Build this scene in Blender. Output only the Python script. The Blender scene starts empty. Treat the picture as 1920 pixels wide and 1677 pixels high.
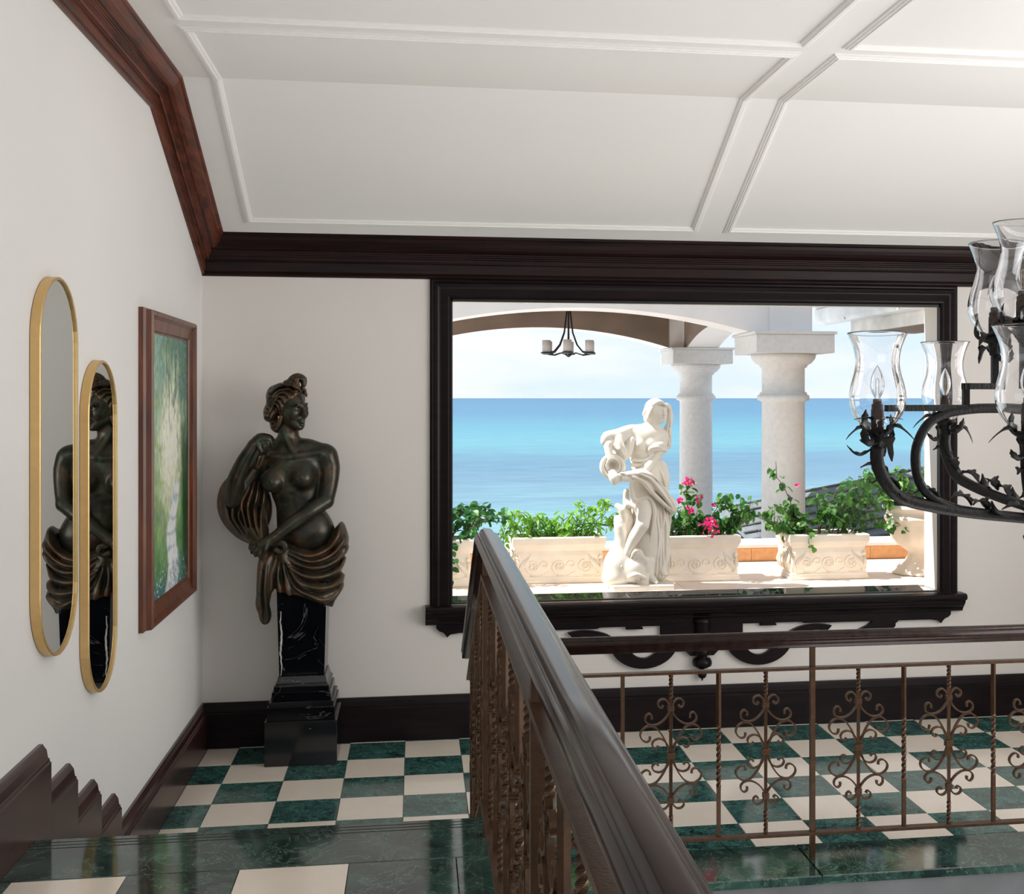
import bpy, math, random
import numpy as np
from mathutils import Vector, Matrix, Euler
random.seed(7); np.random.seed(7)
PI = math.pi
scn = bpy.context.scene
COL = scn.collection
# ------------------------------------------------------------------ camera, light, exposure
YAW = 0.1448
CY, SY = math.cos(YAW), math.sin(YAW)
EYE = 1.923
cam_d = bpy.data.cameras.new('camera')
cam = bpy.data.objects.new('camera', cam_d); COL.objects.link(cam)
cam.location = (0, 0, EYE); cam.rotation_euler = (PI/2, 0, -YAW)
cam_d.sensor_width = 36; cam_d.sensor_fit = 'HORIZONTAL'
cam_d.lens = 2200/1920*36
cam_d.shift_x = (960-1100)/1920
cam_d.shift_y = -(838.5-746.5)/1920
cam_d.clip_start = 0.05; cam_d.clip_end = 60000
scn.camera = cam
scn.view_settings.view_transform = 'Standard'
scn.view_settings.look = 'None'
scn.view_settings.exposure = 0.0
scn.view_settings.gamma = 1.0
scn.view_settings.use_curve_mapping = False

world = bpy.data.worlds.new('world'); scn.world = world; world.use_nodes = True
nt = world.node_tree; nt.nodes.clear()
wo = nt.nodes.new('ShaderNodeOutputWorld'); wb = nt.nodes.new('ShaderNodeBackground')
tc = nt.nodes.new('ShaderNodeTexCoord'); sx = nt.nodes.new('ShaderNodeSeparateXYZ')
nt.links.new(tc.outputs['Generated'], sx.inputs[0])
rp = nt.nodes.new('ShaderNodeValToRGB'); e = rp.color_ramp.elements
e[0].position = 0.0; e[0].color = (0.60, 0.70, 0.77, 1)
e[1].position = 0.9; e[1].color = (0.22, 0.40, 0.68, 1)
q = rp.color_ramp.elements.new(0.08); q.color = (0.56, 0.69, 0.78, 1)
q = rp.color_ramp.elements.new(0.30); q.color = (0.42, 0.60, 0.78, 1)
nt.links.new(sx.outputs['Z'], rp.inputs[0])
mp = nt.nodes.new('ShaderNodeMapping'); mp.inputs['Scale'].default_value = (3.0, 3.0, 11.0)
nz = nt.nodes.new('ShaderNodeTexNoise'); nz.inputs['Scale'].default_value = 1.6; nz.inputs['Detail'].default_value = 7
nt.links.new(tc.outputs['Generated'], mp.inputs[0]); nt.links.new(mp.outputs[0], nz.inputs[0])
cr = nt.nodes.new('ShaderNodeValToRGB'); cr.color_ramp.elements[0].position = 0.42; cr.color_ramp.elements[1].position = 0.66
nt.links.new(nz.outputs[0], cr.inputs[0])
mx = nt.nodes.new('ShaderNodeMixRGB'); mx.inputs[2].default_value = (0.78, 0.78, 0.78, 1)
nt.links.new(cr.outputs[0], mx.inputs[0]); nt.links.new(rp.outputs[0], mx.inputs[1])
nt.links.new(mx.outputs[0], wb.inputs[0]); wb.inputs[1].default_value = 1.36
nt.links.new(wb.outputs[0], wo.inputs[0])

def lamp(name, kind, energy, color, loc=(0, 0, 0), aim=(0, 0, 0), size=None, angle=None):
    d = bpy.data.lights.new(name, kind); d.energy = energy; d.color = color
    if kind == 'AREA':
        d.shape = 'RECTANGLE'; d.size, d.size_y = size
    if angle: d.angle = angle
    o = bpy.data.objects.new(name, d); COL.objects.link(o); o.location = loc
    o.rotation_euler = (Vector(aim)-Vector(loc)).to_track_quat('-Z', 'Y').to_euler()
    return o
lamp('sun', 'SUN', 8.5, (1.0, 0.96, 0.90), (-20, 3, 30), (-20+0.62, 3-0.07, 30-0.80), angle=math.radians(0.6))
# daylight of the tall opening in the right-hand wall, then two added fill lamps
lamp('right_daylight', 'AREA', 96, (1.0, 0.965, 0.93), (4.22, 3.0, 1.9), (0, 3.9, 2.5), size=(3.4, 2.2))
lamp('stairwell_fill', 'AREA', 112, (1.0, 0.975, 0.95), (2.3, 2.9, -1.9), (2.2, 2.95, 3.0), size=(3.6, 2.6))  # added fill below floor level, aimed up to brighten the flat ceiling
lamp('back_fill', 'AREA', 30, (1.0, 0.96, 0.92), (1.2, -3.0, 2.1), (1.0, 3.0, 3.6), size=(4.6, 2.0))  # added soft fill from behind the viewer, no source known there

# ------------------------------------------------------------------ materials
MATS = {}
def newmat(name):
    m = bpy.data.materials.new(name); m.use_nodes = True; m.node_tree.nodes.clear()
    n = m.node_tree.nodes; l = m.node_tree.links
    out = n.new('ShaderNodeOutputMaterial'); b = n.new('ShaderNodeBsdfPrincipled')
    l.new(b.outputs[0], out.inputs[0]); MATS[name] = m
    return m, n, l, b
def coords(n, l, scale=(1, 1, 1), rnd=False, rot=(0, 0, 0)):
    t = n.new('ShaderNodeTexCoord'); mpn = n.new('ShaderNodeMapping')
    mpn.inputs['Scale'].default_value = scale; mpn.inputs['Rotation'].default_value = rot
    l.new(t.outputs['Object'], mpn.inputs[0])
    if rnd:
        oi = n.new('ShaderNodeObjectInfo'); ml = n.new('ShaderNodeMath'); ml.operation = 'MULTIPLY'; ml.inputs[1].default_value = 37.0
        l.new(oi.outputs['Random'], ml.inputs[0])
        cx = n.new('ShaderNodeCombineXYZ'); l.new(ml.outputs[0], cx.inputs[0]); l.new(ml.outputs[0], cx.inputs[1])
        l.new(cx.outputs[0], mpn.inputs['Location'])
    return mpn.outputs[0]
def noise(n, l, vec, scale, detail=4, dist=0.0, rough=0.5):
    t = n.new('ShaderNodeTexNoise'); t.inputs['Scale'].default_value = scale; t.inputs['Detail'].default_value = detail
    t.inputs['Distortion'].default_value = dist; t.inputs['Roughness'].default_value = rough
    l.new(vec, t.inputs['Vector']); return t.outputs[0]
def ramp(n, l, fac, stops):
    r = n.new('ShaderNodeValToRGB'); el = r.color_ramp.elements
    while len(el) < len(stops): el.new(0.5)
    for k, (p, c) in enumerate(stops):
        el[k].position = p; el[k].color = (c[0], c[1], c[2], 1) if len(c) == 3 else c
    l.new(fac, r.inputs[0]); return r.outputs[0]
def mixc(n, l, fac, a, b, mode='MIX'):
    m = n.new('ShaderNodeMixRGB'); m.blend_type = mode
    for i, v in ((0, fac), (1, a), (2, b)):
        if hasattr(v, 'links') or hasattr(v, 'is_linked'): l.new(v, m.inputs[i])
        else: m.inputs[i].default_value = v if i == 0 else (*v, 1)
    return m.outputs[0]
def bump(n, l, b, h, strength=0.2, dist=0.01):
    bp = n.new('ShaderNodeBump'); bp.inputs['Strength'].default_value = strength; bp.inputs['Distance'].default_value = dist
    l.new(h, bp.inputs['Height']); l.new(bp.outputs[0], b.inputs['Normal'])
def plain(name, col, rough=0.5, metal=0.0, nscale=None, namp=0.15, bmp=0.0, bscale=60, spec=None, coat=0.0, scale=(1, 1, 1)):
    m, n, l, b = newmat(name)
    b.inputs['Roughness'].default_value = rough; b.inputs['Metallic'].default_value = metal
    b.inputs['Coat Weight'].default_value = coat; b.inputs['Coat Roughness'].default_value = 0.08
    if spec is not None: b.inputs['Specular IOR Level'].default_value = spec
    v = coords(n, l, scale)
    dk = tuple(c*(1-namp) for c in col); lt = tuple(min(1, c*(1+namp)) for c in col)
    c = ramp(n, l, noise(n, l, v, nscale or 6, 5), [(0.3, dk), (0.7, lt)])
    l.new(c, b.inputs['Base Color'])
    if bmp: bump(n, l, b, noise(n, l, v, bscale, 4), bmp, 0.004)
    return m
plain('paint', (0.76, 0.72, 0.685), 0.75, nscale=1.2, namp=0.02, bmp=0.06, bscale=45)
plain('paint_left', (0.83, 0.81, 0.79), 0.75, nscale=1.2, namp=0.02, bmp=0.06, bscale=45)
plain('ceiling_paint', (0.86, 0.845, 0.825), 0.7, nscale=1.0, namp=0.015)
plain('reveal_paint', (0.72, 0.66, 0.60), 0.7, nscale=2, namp=0.03)
def wood(name, a, b_, rough=0.28, sc=(14, 1.2, 14), coat=0.35, spec=0.5):
    m, n, l, b = newmat(name); b.inputs['Specular IOR Level'].default_value = spec
    v = coords(n, l, sc)
    g = noise(n, l, v, 2.2, 6, 0.6)
    l.new(ramp(n, l, g, [(0.3, a), (0.72, b_)]), b.inputs['Base Color'])
    b.inputs['Roughness'].default_value = rough; b.inputs['Coat Weight'].default_value = coat; b.inputs['Coat Roughness'].default_value = 0.15
    bump(n, l, b, g, 0.03, 0.002)
    return m
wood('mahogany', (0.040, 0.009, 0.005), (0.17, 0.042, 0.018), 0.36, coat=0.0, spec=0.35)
wood('mahogany_shaded', (0.006, 0.0025, 0.0025), (0.022, 0.0075, 0.006), 0.36, (1.2, 14, 14), 0.0, spec=0.18)  # same mahogany for the far crown, its backlit shade put into the colour
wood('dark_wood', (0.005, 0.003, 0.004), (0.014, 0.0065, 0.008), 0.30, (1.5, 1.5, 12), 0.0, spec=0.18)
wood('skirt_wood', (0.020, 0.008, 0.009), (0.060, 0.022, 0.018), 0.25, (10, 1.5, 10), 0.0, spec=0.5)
wood('rail_wood', (0.012, 0.006, 0.005), (0.034, 0.013, 0.009), 0.21, (12, 1.0, 12), 0.0, spec=0.34)
wood('frame_wood', (0.055, 0.013, 0.005), (0.20, 0.055, 0.018), 0.35, (9, 9, 1.2), 0.1)
def marble(name, base, vein, dark, rough=0.10, sc=6.0, vw=0.02, amt=0.5, spk_=1.0, ior=1.75):
    m, n, l, b = newmat(name)
    v = coords(n, l, (1, 1, 1), rnd=True)
    big = noise(n, l, v, sc, 8, 1.4, 0.62)
    c1 = ramp(n, l, big, [(0.38, dark), (0.62, base)])
    f = noise(n, l, v, sc*0.9, 6, 2.6, 0.6)
    vm = n.new('ShaderNodeMath'); vm.operation = 'SUBTRACT'; vm.inputs[1].default_value = 0.5; l.new(f, vm.inputs[0])
    va = n.new('ShaderNodeMath'); va.operation = 'ABSOLUTE'; l.new(vm.outputs[0], va.inputs[0])
    mask = ramp(n, l, va.outputs[0], [(0.0, (amt, amt, amt)), (vw, (0, 0, 0))])
    spk = ramp(n, l, noise(n, l, v, sc*9, 5, 0.5, 0.7), [(0.56, (0, 0, 0)), (0.78, (amt*spk_,)*3)])
    c2 = mixc(n, l, mask, c1, vein); c3 = mixc(n, l, spk, c2, vein)
    l.new(c3, b.inputs['Base Color']); b.inputs['Roughness'].default_value = rough
    b.inputs['Coat Weight'].default_value = 0.0
    b.inputs['IOR'].default_value = ior
    return m
marble('green_marble', (0.038, 0.140, 0.122), (0.15, 0.33, 0.29), (0.003, 0.024, 0.022), 0.11, 12.0, 0.030, 0.45, 0.9, 1.65)
marble('cream_marble', (0.88, 0.785, 0.68), (0.68, 0.55, 0.42), (0.84, 0.745, 0.635), 0.12, 3.0, 0.006, 0.16)
marble('landing_green', (0.036, 0.082, 0.066), (0.20, 0.31, 0.26), (0.005, 0.016, 0.015), 0.07, 4.5, 0.014, 0.40, 0.6, 1.65)
marble('black_marble', (0.004, 0.004, 0.007), (0.22, 0.21, 0.21), (0.0015, 0.0015, 0.003), 0.13, 1.1, 0.0022, 0.5, 0.0, 1.55)
marble('sill_granite', (0.008, 0.010, 0.012), (0.05, 0.06, 0.06), (0.003, 0.004, 0.005), 0.03, 9.0, 0.01, 0.2)
plain('groove_black', (0.004, 0.004, 0.004), 0.5)
plain('vein_white', (0.52, 0.50, 0.46), 0.3, nscale=40, namp=0.4)
plain('grout', (0.12, 0.09, 0.07), 0.8)
plain('brass', (0.70, 0.47, 0.20), 0.36, 0.65, nscale=30, namp=0.05)
m, n, l, b = newmat('mirror'); b.inputs['Metallic'].default_value = 1; b.inputs['Base Color'].default_value = (0.66, 0.69, 0.68, 1); b.inputs['Roughness'].default_value = 0.005
plain('iron_brown', (0.075, 0.037, 0.017), 0.38, 0.5, nscale=40, namp=0.3, bmp=0.15, bscale=200)
plain('iron_black', (0.010, 0.009, 0.009), 0.50, 0.0, nscale=60, namp=0.5, bmp=0.5, bscale=120, spec=0.3)
plain('socket', (0.05, 0.025, 0.018), 0.5, nscale=50)
plain('gasket', (0.004, 0.004, 0.005), 0.5)
plain('fascia_paint', (0.10, 0.105, 0.11), 0.7)
plain('stone_cream', (0.86, 0.77, 0.66), 0.8, nscale=9, namp=0.06, bmp=0.3, bscale=50)
plain('stucco_white', (0.84, 0.80, 0.77), 0.85, nscale=5, namp=0.03, bmp=0.2, bscale=60)
plain('coral_stone', (0.72, 0.70, 0.68), 0.9, nscale=28, namp=0.06, bmp=0.6, bscale=70)
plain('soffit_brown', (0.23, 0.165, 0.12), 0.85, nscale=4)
plain('statue_white', (0.84, 0.77, 0.68), 0.55, nscale=8, namp=0.04)
plain('terrace_tile', (0.86, 0.70, 0.58), 0.5, nscale=6, namp=0.05)
plain('terracotta', (0.66, 0.34, 0.15), 0.6, nscale=25, namp=0.12)
plain('coping', (0.85, 0.82, 0.78), 0.7)
plain('soil', (0.03, 0.02, 0.015), 0.95, nscale=60, namp=0.5, bmp=0.8)
plain('stem_bark', (0.10, 0.07, 0.04), 0.8)
plain('shingle', (0.085, 0.070, 0.068), 0.85, nscale=14, namp=0.45, bmp=0.4)
plain('weatherboard', (0.13, 0.15, 0.17), 0.8, nscale=8, namp=0.2)
plain('gutter_white', (0.82, 0.85, 0.88), 0.4)
plain('lamp_shade', (0.62, 0.58, 0.55), 0.6)
def leafmat(name, a, b_):
    m, n, l, b = newmat(name)
    oi = n.new('ShaderNodeObjectInfo')
    nzv = noise(n, l, coords(n, l), 26, 2); am_ = n.new('ShaderNodeMath'); am_.operation = 'MULTIPLY_ADD'; am_.inputs[1].default_value = 1.4; l.new(nzv, am_.inputs[0])
    sm_ = n.new('ShaderNodeMath'); sm_.operation = 'MULTIPLY_ADD'; sm_.inputs[1].default_value = 0.8; sm_.inputs[2].default_value = -0.62; l.new(oi.outputs['Random'], sm_.inputs[0]); l.new(sm_.outputs[0], am_.inputs[2])
    l.new(ramp(n, l, am_.outputs[0], [(0.0, a), (1.0, b_)]), b.inputs['Base Color'])
    b.inputs['Roughness'].default_value = 0.45
    b.inputs['Subsurface Weight'].default_value = 0.0
    tr = n.new('ShaderNodeBsdfTranslucent'); l.new(ramp(n, l, oi.outputs['Random'], [(0.0, tuple(min(1, c*1.6) for c in a)), (1.0, tuple(min(1, c*1.6) for c in b_))]), tr.inputs[0])
    ms = n.new('ShaderNodeMixShader'); ms.inputs[0].default_value = 0.35
    l.new(b.outputs[0], ms.inputs[1]); l.new(tr.outputs[0], ms.inputs[2])
    o = [x for x in n if x.type == 'OUTPUT_MATERIAL'][0]; l.new(ms.outputs[0], o.inputs[0])
leafmat('leaf_green', (0.030, 0.12, 0.018), (0.12, 0.30, 0.045))
leafmat('leaf_dark', (0.015, 0.085, 0.02), (0.05, 0.20, 0.05))
leafmat('leaf_lime', (0.12, 0.36, 0.03), (0.34, 0.55, 0.10))
leafmat('bract_pink', (0.75, 0.02, 0.16), (0.95, 0.05, 0.30))
# bronze with patina
m, n, l, b = newmat('bronze')
v = coords(n, l)
c1 = ramp(n, l, noise(n, l, v, 7, 6, 1.0), [(0.35, (0.020, 0.023, 0.018)), (0.66, (0.060, 0.052, 0.036))])
pt = ramp(n, l, noise(n, l, v, 11, 6, 0.8, 0.65), [(0.52, (0, 0, 0)), (0.68, (0.6, 0.6, 0.6))])
c2 = mixc(n, l, pt, c1, (0.14, 0.068, 0.032))
pg = ramp(n, l, noise(n, l, v, 16, 5, 0.4), [(0.56, (0, 0, 0)), (0.72, (0.5, 0.5, 0.5))])
c3 = mixc(n, l, pg, c2, (0.05, 0.10, 0.07))
l.new(c3, b.inputs['Base Color']); b.inputs['Metallic'].default_value = 0.55; b.inputs['Roughness'].default_value = 0.31
bump(n, l, b, noise(n, l, v, 90, 3), 0.12, 0.003)
m, n, l, b = newmat('bronze_drape')
v = coords(n, l, (1, 1, 0.6))
c1 = ramp(n, l, noise(n, l, v, 9, 6, 1.6), [(0.30, (0.030, 0.027, 0.018)), (0.50, (0.085, 0.065, 0.036)), (0.64, (0.15, 0.068, 0.032)), (0.76, (0.14, 0.13, 0.085))])
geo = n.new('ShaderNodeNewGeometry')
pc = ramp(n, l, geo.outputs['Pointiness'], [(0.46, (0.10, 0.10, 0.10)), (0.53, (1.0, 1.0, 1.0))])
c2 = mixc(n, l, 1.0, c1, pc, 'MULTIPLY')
l.new(c2, b.inputs['Base Color']); b.inputs['Metallic'].default_value = 0.4; b.inputs['Roughness'].default_value = 0.34
# glass
m, n, l, b = newmat('shade_glass'); b.inputs['Transmission Weight'].default_value = 1.0; b.inputs['Roughness'].default_value = 0.0
b.inputs['IOR'].default_value = 1.46; b.inputs['Base Color'].default_value = (0.99, 0.99, 1, 1)
m = bpy.data.materials.new('window_glass'); m.use_nodes = True; n = m.node_tree.nodes; l = m.node_tree.links; n.clear(); MATS['window_glass'] = m
o_ = n.new('ShaderNodeOutputMaterial'); ms = n.new('ShaderNodeMixShader'); tp = n.new('ShaderNodeBsdfTransparent'); gl = n.new('ShaderNodeBsdfGlossy')
gl.inputs['Roughness'].default_value = 0.0; tp.inputs[0].default_value = (0.985, 0.99, 0.99, 1)
fr = n.new('ShaderNodeFresnel'); fr.inputs[0].default_value = 1.09
l.new(fr.outputs[0], ms.inputs[0]); l.new(tp.outputs[0], ms.inputs[1]); l.new(gl.outputs[0], ms.inputs[2]); l.new(ms.outputs[0], o_.inputs[0])
# sea, coloured by the depth of the water under it
m, n, l, b = newmat('sea_water')
t = n.new('ShaderNodeTexCoord'); s_ = n.new('ShaderNodeSeparateXYZ'); l.new(t.outputs['Object'], s_.inputs[0])
lg = n.new('ShaderNodeMath'); lg.operation = 'LOGARITHM'; lg.inputs[1].default_value = 10; l.new(s_.outputs['Y'], lg.inputs[0])
v1 = coords(n, l, (0.004, 0.02, 1)); n1 = noise(n, l, v1, 3.0, 6, 0.5)
ad = n.new('ShaderNodeMath'); ad.operation = 'MULTIPLY_ADD'; ad.inputs[1].default_value = 0.30; l.new(n1, ad.inputs[0])
sb = n.new('ShaderNodeMath'); sb.operation = 'SUBTRACT'; sb.inputs[1].default_value = 0.15; l.new(lg.outputs[0], sb.inputs[0]); l.new(sb.outputs[0], ad.inputs[2])
mr = n.new('ShaderNodeMapRange'); mr.inputs[1].default_value = 1.9; mr.inputs[2].default_value = 4.0; l.new(ad.outputs[0], mr.inputs[0])
cs = ramp(n, l, mr.outputs[0], [(0.0, (0.165, 0.290, 0.320)), (0.09, (0.160, 0.290, 0.330)), (0.14, (0.120, 0.210, 0.280)), (0.21, (0.100, 0.190, 0.265)), (0.28, (0.110, 0.262, 0.315)),
    (0.36, (0.092, 0.235, 0.305)), (0.50, (0.078, 0.178, 0.270)), (1.0, (0.068, 0.155, 0.255))])
v2 = coords(n, l, (0.10, 0.45, 1)); n2 = noise(n, l, v2, 1.0, 10, 0.4, 0.75)
cap = ramp(n, l, n2, [(0.34, (0.78, 0.80, 0.83)), (0.66, (1.20, 1.18, 1.15))])
c4 = mixc(n, l, 1.0, cs, cap, 'MULTIPLY')
wc = ramp(n, l, noise(n, l, coords(n, l, (0.02, 0.12, 1)), 1.4, 8, 0.2, 0.7), [(0.735, (0, 0, 0)), (0.76, (0.8, 0.8, 0.8))])
c5 = mixc(n, l, wc, c4, (1, 1, 1))
l.new(c5, b.inputs['Base Color']); b.inputs['Roughness'].default_value = 0.6; b.inputs['Specular IOR Level'].default_value = 0.15
bump(n, l, b, n2, 0.3, 0.3)

# ------------------------------------------------------------------ mesh helpers
class MB:
    def __init__(s): s.v = []; s.f = []
    def add(s, vs, fs):
        k = len(s.v); s.v += [tuple(p) for p in vs]; s.f += [tuple(i+k for i in f) for f in fs]; return s
    def box(s, x0, x1, y0, y1, z0, z1, c=0.0):
        if c <= 0:
            vs = [(x, y, z) for z in (z0, z1) for y in (y0, y1) for x in (x0, x1)]
            return s.add(vs, [(0, 2, 3, 1), (4, 5, 7, 6), (0, 1, 5, 4), (2, 6, 7, 3), (0, 4, 6, 2), (1, 3, 7, 5)])
        r = [(x0, y0), (x1, y0), (x1, y1), (x0, y1)]; q_ = [(x0+c, y0+c), (x1-c, y0+c), (x1-c, y1-c), (x0+c, y1-c)]
        vs = [(*p, z0) for p in r]+[(*p, z1-c) for p in r]+[(*p, z1) for p in q_]
        return s.add(vs, [(3, 2, 1, 0)]+[(i, (i+1) % 4, 4+(i+1) % 4, 4+i) for i in range(4)]+[(4+i, 4+(i+1) % 4, 8+(i+1) % 4, 8+i) for i in range(4)]+[(8, 9, 10, 11)])
    def prism(s, poly, axis, a, b):
        n = len(poly)
        def P(p, t): return {'x': (t, p[0], p[1]), 'y': (p[0], t, p[1]), 'z': (p[0], p[1], t)}[axis]
        vs = [P(p, a) for p in poly]+[P(p, b) for p in poly]
        return s.add(vs, [tuple(range(n))[::-1], tuple(range(n, 2*n))]+[(i, (i+1) % n, n+(i+1) % n, n+i) for i in range(n)])
    def tube(s, pts, rad, n=8, cap=True):
        pts = [Vector(p) for p in pts]; N = len(pts)
        if not hasattr(rad, '__len__'): rad = [rad]*N
        T = [(pts[min(i+1, N-1)]-pts[max(i-1, 0)]).normalized() for i in range(N)]
        up = Vector((0, 0, 1)) if abs(T[0].z) < 0.9 else Vector((1, 0, 0))
        u = T[0].cross(up).normalized(); vs = []
        for i in range(N):
            u = (u-T[i]*u.dot(T[i])).normalized(); w = T[i].cross(u)
            for k in range(n):
                a = 2*PI*k/n; vs.append(pts[i]+(u*math.cos(a)+w*math.sin(a))*rad[i])
        fs = [(i*n+k, i*n+(k+1) % n, (i+1)*n+(k+1) % n, (i+1)*n+k) for i in range(N-1) for k in range(n)]
        if cap: fs += [tuple(range(n))[::-1], tuple((N-1)*n+k for k in range(n))]
        return s.add(vs, fs)
    def strip(s, pts, w, t, side):
        """flat bar bent along a curve; side = constant width direction"""
        pts = [Vector(p) for p in pts]; sd = Vector(side); N = len(pts); vs = []
        for i in range(N):
            tg = (pts[min(i+1, N-1)]-pts[max(i-1, 0)]).normalized(); nn = tg.cross(sd).normalized()
            tt = t if not hasattr(t, '__len__') else t[i]
            vs += [pts[i]+sd*w/2+nn*tt/2, pts[i]-sd*w/2+nn*tt/2, pts[i]-sd*w/2-nn*tt/2, pts[i]+sd*w/2-nn*tt/2]
        fs = [(4*i+k, 4*i+(k+1) % 4, 4*i+4+(k+1) % 4, 4*i+4+k) for i in range(N-1) for k in range(4)]
        return s.add(vs, fs+[(3, 2, 1, 0), tuple(4*(N-1)+k for k in range(4))])
    def lathe(s, prof, n=20, c=(0, 0, 0), wob=None):
        vs = []
        for (r, z) in prof:
            for k in range(n):
                a = 2*PI*k/n; rr = r*(wob(a, z) if wob else 1)
                vs.append((c[0]+rr*math.cos(a), c[1]+rr*math.sin(a), c[2]+z))
        N = len(prof)
        fs = [(i*n+k, i*n+(k+1) % n, (i+1)*n+(k+1) % n, (i+1)*n+k) for i in range(N-1) for k in range(n)]
        return s.add(vs, fs+[tuple(range(n))[::-1], tuple((N-1)*n+k for k in range(n))])
    def sweep(s, pts, ups, prof, closed=False, caps=(None, None)):
        """prismatic segments with mitred ends; prof in (side, up); side = t x up"""
        pts = [Vector(p) for p in pts]; N = len(pts); ns = N if closed else N-1; n = len(prof)
        T = [(pts[(i+1) % N]-pts[i]).normalized() for i in range(ns)]
        if not isinstance(ups, list): ups = [ups]*ns
        for i in range(ns):
            up = Vector(ups[i]).normalized(); side = T[i].cross(up).normalized()
            def plane(j, segA, segB, capn):
                if segA is None or segB is None: return Vector(capn) if capn else T[i]
                return (T[segA]+T[segB]).normalized()
            pa = plane(i, (i-1) % ns if (closed or i > 0) else None, i, caps[0])
            pb = plane(i+1, i, (i+1) % ns if (closed or i < ns-1) else None, caps[1])
            vs = []
            for P, nn in ((pts[i], pa), (pts[(i+1) % N], pb)):
                for (a, b_) in prof:
                    o = side*a+up*b_; d = -o.dot(nn)/T[i].dot(nn); vs.append(P+o+T[i]*d)
            s.add(vs, [tuple(range(n))[::-1], tuple(range(n, 2*n))]+[(k, (k+1) % n, n+(k+1) % n, n+k) for k in range(n)])
        return s
    def mesh(s, name, off=(0, 0, 0), smooth=False, fix=True):
        me = bpy.data.meshes.new(name)
        ox, oy, oz = off
        me.from_pydata([(x-ox, y-oy, z-oz) for x, y, z in s.v], [], s.f)
        if fix:
            import bmesh
            bm = bmesh.new(); bm.from_mesh(me); bmesh.ops.recalc_face_normals(bm, faces=bm.faces); bm.to_mesh(me); bm.free()
        if smooth == 'side':
            for p in me.polygons: p.use_smooth = len(p.vertices) == 4
        elif smooth: me.polygons.foreach_set('use_smooth', [True]*len(me.polygons))
        return me
    def build(s, name, mat, parent=None, smooth=False, bevel=0.0, origin=None, fix=True):
        """world coordinates; parent must be unrotated"""
        po = Vector((0, 0, 0)); p = parent
        while p: po += p.location; p = p.parent
        if origin is None: origin = po
        o = bpy.data.objects.new(name, s.mesh(name, origin, smooth, fix)); COL.objects.link(o)
        o.location = Vector(origin)-po
        if parent: o.parent = parent
        o.data.materials.append(MATS[mat])
        if bevel:
            md = o.modifiers.new('bevel', 'BEVEL'); md.width = bevel; md.segments = 2; md.limit_method = 'ANGLE'; md.angle_limit = 0.6
        if smooth == 'auto':
            pass
        return o
def tag(o, label=None, cat=None, group=None, kind=None):
    if label: o['label'] = label
    if cat: o['category'] = cat
    if group: o['group'] = group
    if kind: o['kind'] = kind
    return o
def thing(name, label, cat, loc=(0, 0, 0), group=None):
    o = bpy.data.objects.new(name, None); COL.objects.link(o); o.location = loc; o.empty_display_size = 0.1
    return tag(o, label, cat, group)
def struct(o): o['kind'] = 'structure'; return o
def inst(mesh, name, loc, parent, rot=(0, 0, 0), scale=(1, 1, 1)):
    """loc relative to the (unrotated) parent"""
    o = bpy.data.objects.new(name, mesh); COL.objects.link(o); o.parent = parent
    o.location = loc; o.rotation_euler = rot; o.scale = scale
    return o
def W(u, d): return (u*CY+d*SY, -u*SY+d*CY)
# ------------------------------------------------------------------ room shell
XL, XR, YW, YB = -1.163, 4.32, 6.70, -3.3        # left wall, right wall, far wall, back wall
L = 0.60                                         # landing level above the gallery floor
ZC, YK, SLP = 3.36, 5.45, 0.476                  # ceiling height, where it starts to slope
ZE = ZC-SLP*(YW-YK)                              # ceiling height at the far wall
WX0, WX1, WZ0, WZ1 = 0.197, 3.117, 0.762, 2.482  # picture window opening
YO = 6.88                                        # outer face of the far wall
ZB = -2.7                                        # floor of the storey below
def S(mb, name, mat, **k): return struct(mb.build(name, mat, **k))
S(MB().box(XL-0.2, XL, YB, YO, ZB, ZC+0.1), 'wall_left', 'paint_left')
w = MB(); w.box(XL, WX0, YW, YO, ZB, ZE+0.05); w.box(WX1, XR, YW, YO, ZB, ZE+0.05)
w.box(WX0, WX1, YW, YO, ZB, WZ0-0.11); w.box(WX0, WX1, YW, YO, WZ1, ZE+0.05)
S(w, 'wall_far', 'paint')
rv = MB(); rv.box(WX1-0.004, WX1, YW-0.02, YO, WZ0, WZ1); rv.box(WX0, WX1, YW-0.02, YO, WZ1-0.004, WZ1); rv.box(WX0, WX0+0.004, YW-0.02, YO, WZ0, WZ1)
S(rv, 'trim_1', 'reveal_paint')
# right wall with a tall opening, back wall with a wide one (both outside the picture)
w = MB(); w.box(XR, XR+0.2, YB, 1.2, ZB, ZC+0.1); w.box(XR, XR+0.2, 4.8, YO, ZB, ZC+0.1); w.box(XR, XR+0.2, 1.2, 4.8, ZB, 0.7); w.box(XR, XR+0.2, 1.2, 4.8, 3.05, ZC+0.1)
S(w, 'wall_right', 'paint')
w = MB(); w.box(XL, -1.1, YB-0.2, YB, ZB, ZC); w.box(3.5, XR, YB-0.2, YB, ZB, ZC); w.box(-1.1, 3.5, YB-0.2, YB, ZB, 1.0); w.box(-1.1, 3.5, YB-0.2, YB, 3.1, ZC)
S(w, 'wall_back', 'paint')
c = MB(); c.prism([(YB-0.2, ZC), (YK, ZC), (YO, ZC-SLP*(YO-YK)), (YO, ZC-SLP*(YO-YK)+0.5), (YK, ZC+0.5), (YB-0.2, ZC+0.5)], 'x', XL-0.2, XR+0.2)
S(c, 'ceiling', 'ceiling_paint')
# roof over it, just proud of the outer wall
S(MB().prism([(YB-0.4, ZC+0.5), (YK, ZC+0.5), (YO+0.03, ZC-SLP*(YO+0.03-YK)+0.5), (YO+0.03, ZC-SLP*(YO+0.03-YK)+0.58), (YK, ZC+0.75), (YB-0.4, ZC+0.75)], 'x', XL-0.4, XR+0.4), 'roof', 'shingle')

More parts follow.
